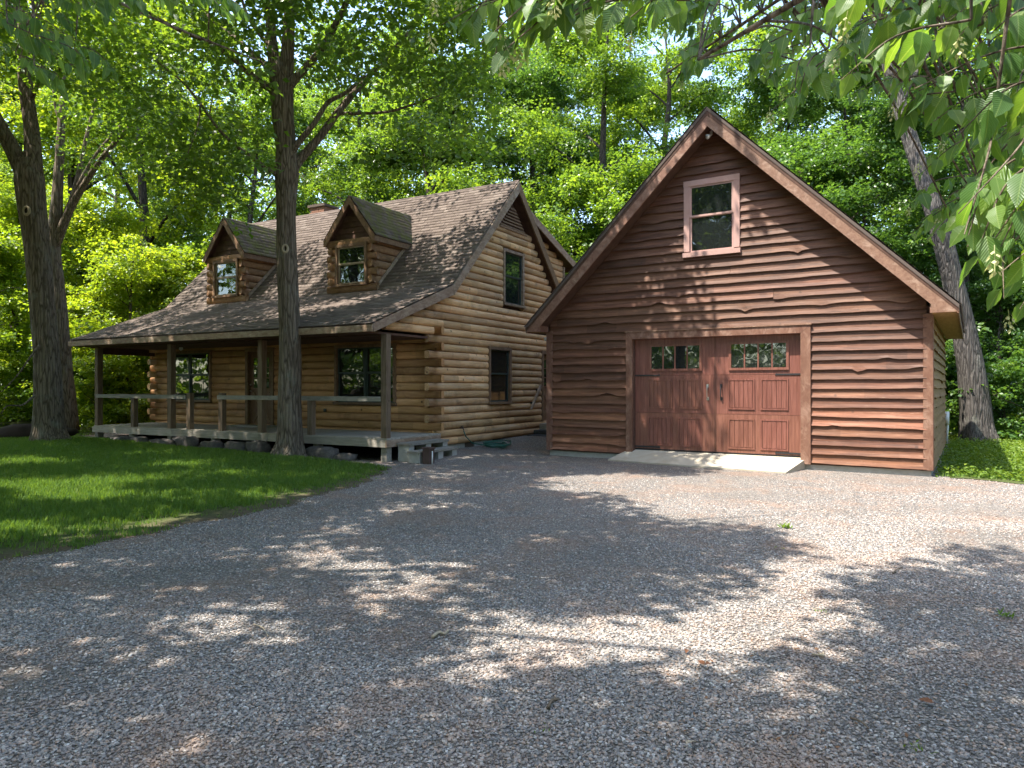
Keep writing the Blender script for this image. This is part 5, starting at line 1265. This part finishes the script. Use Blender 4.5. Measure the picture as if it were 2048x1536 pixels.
class Bough:
    def __init__(s, root, seed): s.root = root; s.g = np.random.default_rng(seed); s.mb = MB(); s.lv = []; s.limbs = []; s.hops = []
    def limb(s, pts, n=8):
        p, r = spline([(Vector(a), b) for a, b in pts], 8); s.mb.tube(p, r, n, True, bark_jit(len(pts), .06)); s.limbs += list(zip(p, r))
    def twig(s, tip, L, off, nl, lead=True, hop=0.0, spread=1.0):
        g = s.g; tip = Vector(tip); base = tip + Vector(off)
        if lead:
            q, rq = min(s.limbs, key=lambda c: (c[0] - base).length); m = q.lerp(base, .5) + Vector((0, 0, .06 * (q - base).length))
            p_, r_ = spline([(q, min(rq * .6, .008)), (m, .0045), (base, .003)], 5); s.mb.tube(p_, r_, 5, False)
        mid = base.lerp(tip, .55) + Vector((g.normal(0, .02), g.normal(0, .02), .035))
        p_, r_ = spline([(base, .003), (mid, .0022), (tip, .001)], 6); s.mb.tube(p_, r_, 5, False)
        for k in range(nl):
            t = .08 + .92 * (k + .5 * g.uniform()) / nl; i = min(int(t * (len(p_) - 1)), len(p_) - 2); P = p_[i].lerp(p_[i + 1], t * (len(p_) - 1) - i)
            d = (p_[i + 1] - p_[i]).normalized(); sd = d.cross(Vector((0, 0, 1))).normalized() * (1 if k % 2 else -1)
            ax = (d * .35 + sd * .55 * spread + Vector((g.normal(0, .22), g.normal(0, .22), -.85 + g.normal(0, .3)))).normalized()
            up = Vector((g.normal(0, .5), g.normal(0, .5) - .35, .7)) + sd * .2; nr = (up - ax * up.dot(ax)).normalized()
            l = L * g.uniform(.62, 1.15) * (1 if k < nl - 2 else .7)
            s.lv.append((P + ax * .013 * l / .09, ax, nr, l, int(g.integers(0, len(LEAVES)))))
        if g.uniform() < hop: s.hops.append((tip + Vector((g.normal(0, .02), g.normal(0, .02), -.01)), g.uniform(.035, .05)))
    def finish(s, n_ind):
        R0 = Vector(s.root.location)
        s.mb.v = [tuple(Vector(v) - R0) for v in s.mb.v]; s.mb.done('branches', M['bark'], s.root, True)
        def key(e):
            P = e[0]; y = P.y
            if y < .3: return 0
            px, py = CX + F * P.x / y, CY - F * (P.z - EYE) / y
            return e[3] / y if (-80 < px < 2130 and -80 < py < 1600) else 0
        s.lv.sort(key=key, reverse=True); n_ind = sum(1 for e in s.lv[:n_ind] if key(e) > 0)
        for P, ax, nr, l, m in s.lv[:n_ind]:
            sd = ax.cross(nr); o = bpy.data.objects.new('leaf', LEAVES[m]); COL.objects.link(o); o.parent = s.root
            mt = Matrix((sd, ax, nr)).transposed().to_4x4(); o.matrix_local = Matrix.Translation(P - R0) @ mt @ Matrix.Scale(l, 4)
        Vs, Fs, Us, o_ = [], [], [], 0; rn = []
        for P, ax, nr, l, m in s.lv[n_ind:]:
            A = np.array([ax.cross(nr), ax, nr]); v, f, u = LV[m]; Vs.append(v * l @ A + np.array(P - R0)); Fs.append(f + o_); o_ += len(v); Us.append(u); rn += [s.g.uniform()] * len(f)
        if Vs:
            me = npmesh('leaves', np.concatenate(Vs), np.concatenate(Fs), {'rnd': ('FACE', rn)}, True); ul = me.uv_layers.new(name='UVMap'); ul.data.foreach_set('uv', np.concatenate(Us).astype(np.float32).ravel())
            o = link('leaves', me, M['leaf_big'], s.root); o['kind'] = 'stuff'
        for P, sc in s.hops:
            o = bpy.data.objects.new('fruit', HOPS[int(s.g.integers(0, 2))]); COL.objects.link(o); o.parent = s.root; o.location = P - R0; o.scale = (sc, sc, sc); o.rotation_euler = (s.g.normal(0, .2), s.g.normal(0, .2), s.g.uniform(0, 6))

hb = empty('hornbeam_tree', (3.9, -1.2, 0), 0, 'hornbeam with large serrated leaves and pale hop fruit hanging across the upper right', 'tree')
B = Bough(hb, 91)
B.limb([((3.9, -1.2, -.2), .17), ((3.9, -1.15, .2), .13), ((3.85, -1.0, 1.6), .11), ((3.6, -.8, 3.2), .09), ((3.4, -.6, 5.0), .06), ((3.2, -.5, 7.0), .02)], 14)
B.limb([((3.7, -.9, 2.5), .055), ((2.9, .1, 3.0), .04), ((2.0, 1.2, 3.0), .028), ((1.2, 2.1, 2.95), .016), ((.7, 2.7, 2.85), .006)])
B.limb([((3.75, -.9, 2.2), .05), ((2.6, .2, 2.65), .035), ((1.6, 1.0, 2.68), .022), ((.7, 1.3, 2.62), .012), ((-.2, 1.45, 2.55), .005)])
B.limb([((3.6, -.8, 3.1), .05), ((2.9, 1.0, 3.9), .035), ((2.3, 2.6, 4.1), .02), ((1.6, 3.6, 3.75), .012), ((.9, 4.2, 3.45), .005)])
B.limb([((3.4, -.6, 4.6), .04), ((3.2, 1.6, 5.2), .03), ((2.6, 3.2, 5.3), .02), ((1.8, 4.4, 5.0), .008)])
g = np.random.default_rng(92)
def region(b, n, x0, x1, y0, y1, Y0, Y1, L, off, nl, hop=0.0, poly=None, spread=1.0):
    k = 0
    while k < n:
        px, py = g.uniform(x0, x1), g.uniform(y0, y1)
        if poly is not None and not inpoly(np.array([px]), np.array([py]), poly)[0]: continue
        k += 1; Y = g.uniform(Y0, Y1); p = at(px, py, Y); o = Vector(off) * g.uniform(.7, 1.3); o.x += g.normal(0, .05); o.y += g.normal(0, .08)
        b.twig(p, L * g.uniform(.9, 1.1), o, nl, True, hop, spread)
region(B, 42, 1640, 2070, -30, 300, 1.4, 2.1, .082, (.24, .0, .10), 8, .15, [(1640, -40), (2080, -40), (2080, 330), (1820, 300), (1690, 240)])
region(B, 24, 1880, 2080, 330, 640, 1.25, 1.7, .085, (.20, .0, .20), 6, .2, [(1860, 320), (2090, 320), (2090, 680), (2010, 640), (1900, 440)])
region(B, 76, 1290, 1760, -60, 210, 2.9, 4.4, .082, (.28, .0, .14), 9, .2, [(1250, -60), (1780, -60), (1760, 230), (1600, 250), (1480, 140), (1300, 170)])
region(B, 24, 1800, 2080, 250, 480, 2.2, 3.2, .082, (.26, .0, .14), 9, .15)
region(B, 24, 850, 1290, -90, 85, 1.4, 1.85, .083, (.24, -.02, .10), 7, .3)
region(B, 4, 960, 1010, 60, 120, 1.45, 1.6, .088, (.16, -.02, .14), 5, .3)
region(B, 4, 1540, 1600, 180, 260, 1.9, 2.2, .085, (.16, .0, .2), 5, .2)
# foliage of the same tree above the frame, shading the near right of the drive
shade_r = [gpt(*p) for p in [(1640, 1190), (1740, 1118), (1850, 1100), (1960, 1075), (2100, 1062), (3200, 1080), (3200, 1700), (1250, 1700), (1330, 1500), (1560, 1420), (1590, 1370), (1700, 1300), (1750, 1245)]]
tz = dict(c=(2.6, 2.2, 4.8), r=(5.2, 5.2, 3.2))
SH.run([tz], (0, 10, 2.0, 8.5), 1500, (3.0, 6.8), (.14, .30), 20, .085, 93, .02, .18, 1.35, extra=lambda gx, gy, x, y, z: inpoly(gx, gy, shade_r))
for C, r_, per, size in tz.get('sp', []):
    V, Fc, rr = spray_leaves(C - np.array(hb.location), r_, per, size, g, wr=.55)
    o = link('leaves', leaves_mesh('leaves', [(V, Fc, rr)]), M['leaf_big'], hb); o['kind'] = 'stuff'
    for c in C[::14]:
        e = Vector(c); q, rq = min(B.limbs, key=lambda k: (k[0] - e).length); B.mb.tube([q, q.lerp(e, .5) + Vector((0, 0, .1)), e], [min(rq * .5, .008), .005, .002], 5, False)
B.finish(210)
hb2 = empty('hornbeam_tree', (-4.6, .8, 0), 0, 'hornbeam with drooping narrow leaves hanging across the upper left corner', 'tree')
B2 = Bough(hb2, 95)
B2.limb([((-4.6, .8, -.2), .15), ((-4.6, .85, .2), .12), ((-4.5, 1.0, 2.0), .10), ((-4.4, 1.2, 4.2), .075), ((-4.3, 1.3, 7), .02)], 12)
B2.limb([((-4.45, 1.1, 3.2), .04), ((-3.6, 2.4, 3.9), .03), ((-2.9, 3.6, 4.0), .018), ((-2.2, 4.3, 3.85), .008), ((-1.6, 4.6, 3.7), .004)])
B2.limb([((-4.4, 1.2, 3.9), .04), ((-3.4, 2.6, 4.3), .028), ((-2.2, 3.4, 4.3), .016), ((-1.2, 3.7, 4.05), .006)])
region(B2, 34, -40, 300, -50, 190, 3.3, 4.6, .088, (-.26, -.05, .16), 9, .0, [(-50, -60), (330, -60), (300, 60), (230, 150), (120, 210), (-50, 160)], .6)
region(B2, 14, 250, 560, -70, 40, 3.2, 4.4, .085, (-.26, -.05, .14), 8, .0, None, .6)
B2.finish(80)

# ------------------------------------------------------------------ rough ground cover right of the garage, weeds, litter
g = np.random.default_rng(55); n = 26000
X = 7.7 + g.uniform(0, 1, n) ** 1.2 * 12; Y = 11.0 + g.uniform(0, 1, n) * 14
k = (Y > 12.85 - (X - 7.75) * .62 + .1 * np.sin(X * 4)) & (X - 7.62 > (Y - 12.8) * .64) & (np.abs(X) < .75 * Y + .5); X, Y = X[k], Y[k]
tag(grass_field('grass', X, Y, .01, np.full(len(X), .07), g, 4, .03), 'rough grass beside the right wall of the garage', 'grass')
m = g.permutation(len(X))[:2600]; C = np.stack([X[m], Y[m], gz(X[m], Y[m]) + g.uniform(.03, .13, len(m))], 1)
V, Fc, r = spray_leaves(C, g.uniform(.10, .22, len(m)), 12, .055, g, .5, .3)
tag(link('ground_cover', leaves_mesh('ground_cover', [(V, Fc, r)]), M['cover']), 'low leafy weeds growing right of the garage', 'ground cover', kind='stuff')
# undergrowth on the forest floor
n = 1500; a = g.uniform(-.72, .72, n); d = g.uniform(21, 46, n); X, Y = np.tan(a) * d * .95, d
hin = house_w.inverted(); gin = garage_w.inverted()
def clear(x, y):
    p = hin @ Vector((x, y, 0)); q = gin @ Vector((x, y, 0))
    return not (-11 < p.x < 1.2 and -4 < p.y < 8.5) and not (-9.4 < q.x < 1.5 and -3 < q.y < 8.5) and not (x < -11 and y < 23)
k = np.array([clear(x, y) for x, y in zip(X, Y)]); X, Y = X[k], Y[k]
C = np.stack([X, Y, gz(X, Y) + g.uniform(.05, .5, len(X))], 1); V, Fc, r = spray_leaves(C, g.uniform(.35, .8, len(X)), 26, .13, g, .5, .3)
tag(link('undergrowth', leaves_mesh('undergrowth', [(V, Fc, r)]), M['leaf_lime']), 'leafy undergrowth on the forest floor', 'undergrowth', kind='stuff')
def weed(px, py, n, L, lab, mat='cover', cat='weed'):
    x, y = gpt(px, py); mb_ = np.random.default_rng(int(px)); r = empty('weed', (x, y, gz1(x, y)), 0, lab, cat)
    ph = mb_.uniform(0, 2 * np.pi, n); el = mb_.uniform(.3, 1.2, n); ax = np.stack([np.cos(ph) * np.cos(el), np.sin(ph) * np.cos(el), np.sin(el)], 1)
    nr = unit(np.cross(ax, np.stack([-np.sin(ph), np.cos(ph), np.zeros(n)], 1))); P = mb_.normal(0, .03, (n, 3)) * [1, 1, 0] + [0, 0, .01]
    V, Fc = leaf_arrays(P, ax, nr, L * mb_.uniform(.6, 1.2, n), np.full(n, L * .3)); link('leaves', npmesh('leaves', V, Fc, {'rnd': ('FACE', mb_.uniform(0, 1, len(Fc)))}), M[mat], r)
weed(1572, 1057, 30, .075, 'small bright yellow green weed growing in the sunlit gravel'); weed(1560, 1100, 9, .035, 'tiny weed in the tree shade on the gravel just below the bright one')
weed(1540, 935, 12, .06, 'tiny weed at the front edge of the concrete apron'); weed(2008, 1235, 16, .06, 'tuft of thin green weed near the right edge of the drive', 'grass'); weed(1830, 1500, 12, .035, 'pale green weed at the bottom right of the drive')
weed(1640, 1225, 8, .03, 'yellowish weed sprig on the sunlit gravel strip'); weed(1090, 1462, 6, .025, 'tiny weed at the bottom of the drive below the curved twig')
def twig_obj(pts, r, mat, lab):
    P = [gpt(*p) for p in pts]; x0, y0 = P[0]
    mb_ = MB(); pa, ra = spline([(Vector((x - x0, y - y0, gz1(x, y) + .014 + .008 * (i % 2))), r * (1 - .5 * i / len(P))) for i, (x, y) in enumerate(P)], 4); mb_.tube(pa, ra, 6)
    o = mb_.done('fallen_twig', M[mat], None, True); o.location = (x0, y0, 0); tag(o, lab, 'twig', 'twigs lying on the drive')
twig_obj([(865, 1278), (878, 1271), (890, 1271), (897, 1266)], .012, 'twig_pale', 'short pale crooked twig in the middle of the drive')
twig_obj([(1096, 1420), (1103, 1409), (1116, 1403)], .010, 'twig', 'dark curved twig near the bottom centre of the drive')
twig_obj([(1624, 1312), (1648, 1318), (1636, 1310), (1646, 1316), (1645, 1308)], .006, 'twig_pale', 'forked pale twig in the right tree shade')
twig_obj([(508, 1252), (526, 1262), (537, 1276)], .004, 'twig_pale', 'thin bleached grass stem curving on the left gravel')
twig_obj([(1700, 1440), (1722, 1452), (1736, 1462)], .006, 'twig', 'thin dark twig at the lower right of the drive')
twig_obj([(1785, 1150), (1793, 1143), (1802, 1138)], .007, 'twig', 'small dark twig at the edge of the right tree shade')
def dead_leaf(px, py, L, rz, lab, mat='dead_leaf'):
    x, y = gpt(px, py); me = LEAVES[int(px) % 7].copy(); me.materials.clear(); me.materials.append(M[mat]); o = bpy.data.objects.new('fallen_leaf', me); COL.objects.link(o)
    o.location = (x, y, gz1(x, y) + .03); o.rotation_euler = (.25, -.3, rz); o.scale = (L, L, L * 1.6); tag(o, lab, 'leaf', 'dead leaves lying on the drive')
dead_leaf(1408, 1338, .06, .4, 'rust brown dead leaf left of its curled pair on the drive'); dead_leaf(1420, 1336, .05, 2.2, 'rust brown dead leaf right of its curled pair on the drive')
dead_leaf(1865, 1416, .07, 1.2, 'large dark brown dead leaf in the right tree shade'); dead_leaf(1372, 1308, .05, 2.9, 'small brown dead leaf above the curled pair'); dead_leaf(102, 1122, .09, .3, 'dry tan leaf lying where lawn meets gravel at the left', 'twig_pale')
dead_leaf(1372, 1500, .07, 5, 'pale leaf at the bottom edge of the drive', 'twig_pale'); dead_leaf(772, 1232, .04, 1, 'tiny dark leaf scrap in the middle of the shaded gravel'); dead_leaf(1742, 1165, .06, 4, 'pale leaf in the right tree shade beside a small twig', 'twig_pale')

# dry leaf litter along the lawn edge and in the right tree shade
n = 1500; Y = g.uniform(3.2, 13.5, n); X = xedge(Y) + g.normal(.15, .35, n)
n2 = 700; Y2 = g.uniform(3.1, 8, n2); X2 = Y2 * g.uniform(.18, .72, n2); X, Y = np.concatenate([X, X2]), np.concatenate([Y, Y2]); n = len(X)
ph = g.uniform(0, 6.28, n); ax = unit(np.stack([np.cos(ph), np.sin(ph), g.normal(0, .2, n)], 1)); nr = unit(np.stack([g.normal(0, .3, n), g.normal(0, .3, n), np.ones(n)], 1))
nr = unit(nr - ax * np.sum(nr * ax, 1, keepdims=True)); Ls = g.uniform(.008, .035, n)
V, Fc = leaf_arrays(np.stack([X, Y, gz(X, Y) + .016], 1), ax, nr, Ls, Ls * g.uniform(.15, .6, n), .1)
tag(link('leaf_litter', npmesh('leaf_litter', V, Fc), M['litter']), 'dry brown leaf scraps and needles along the drive edges', 'leaf litter', kind='stuff')
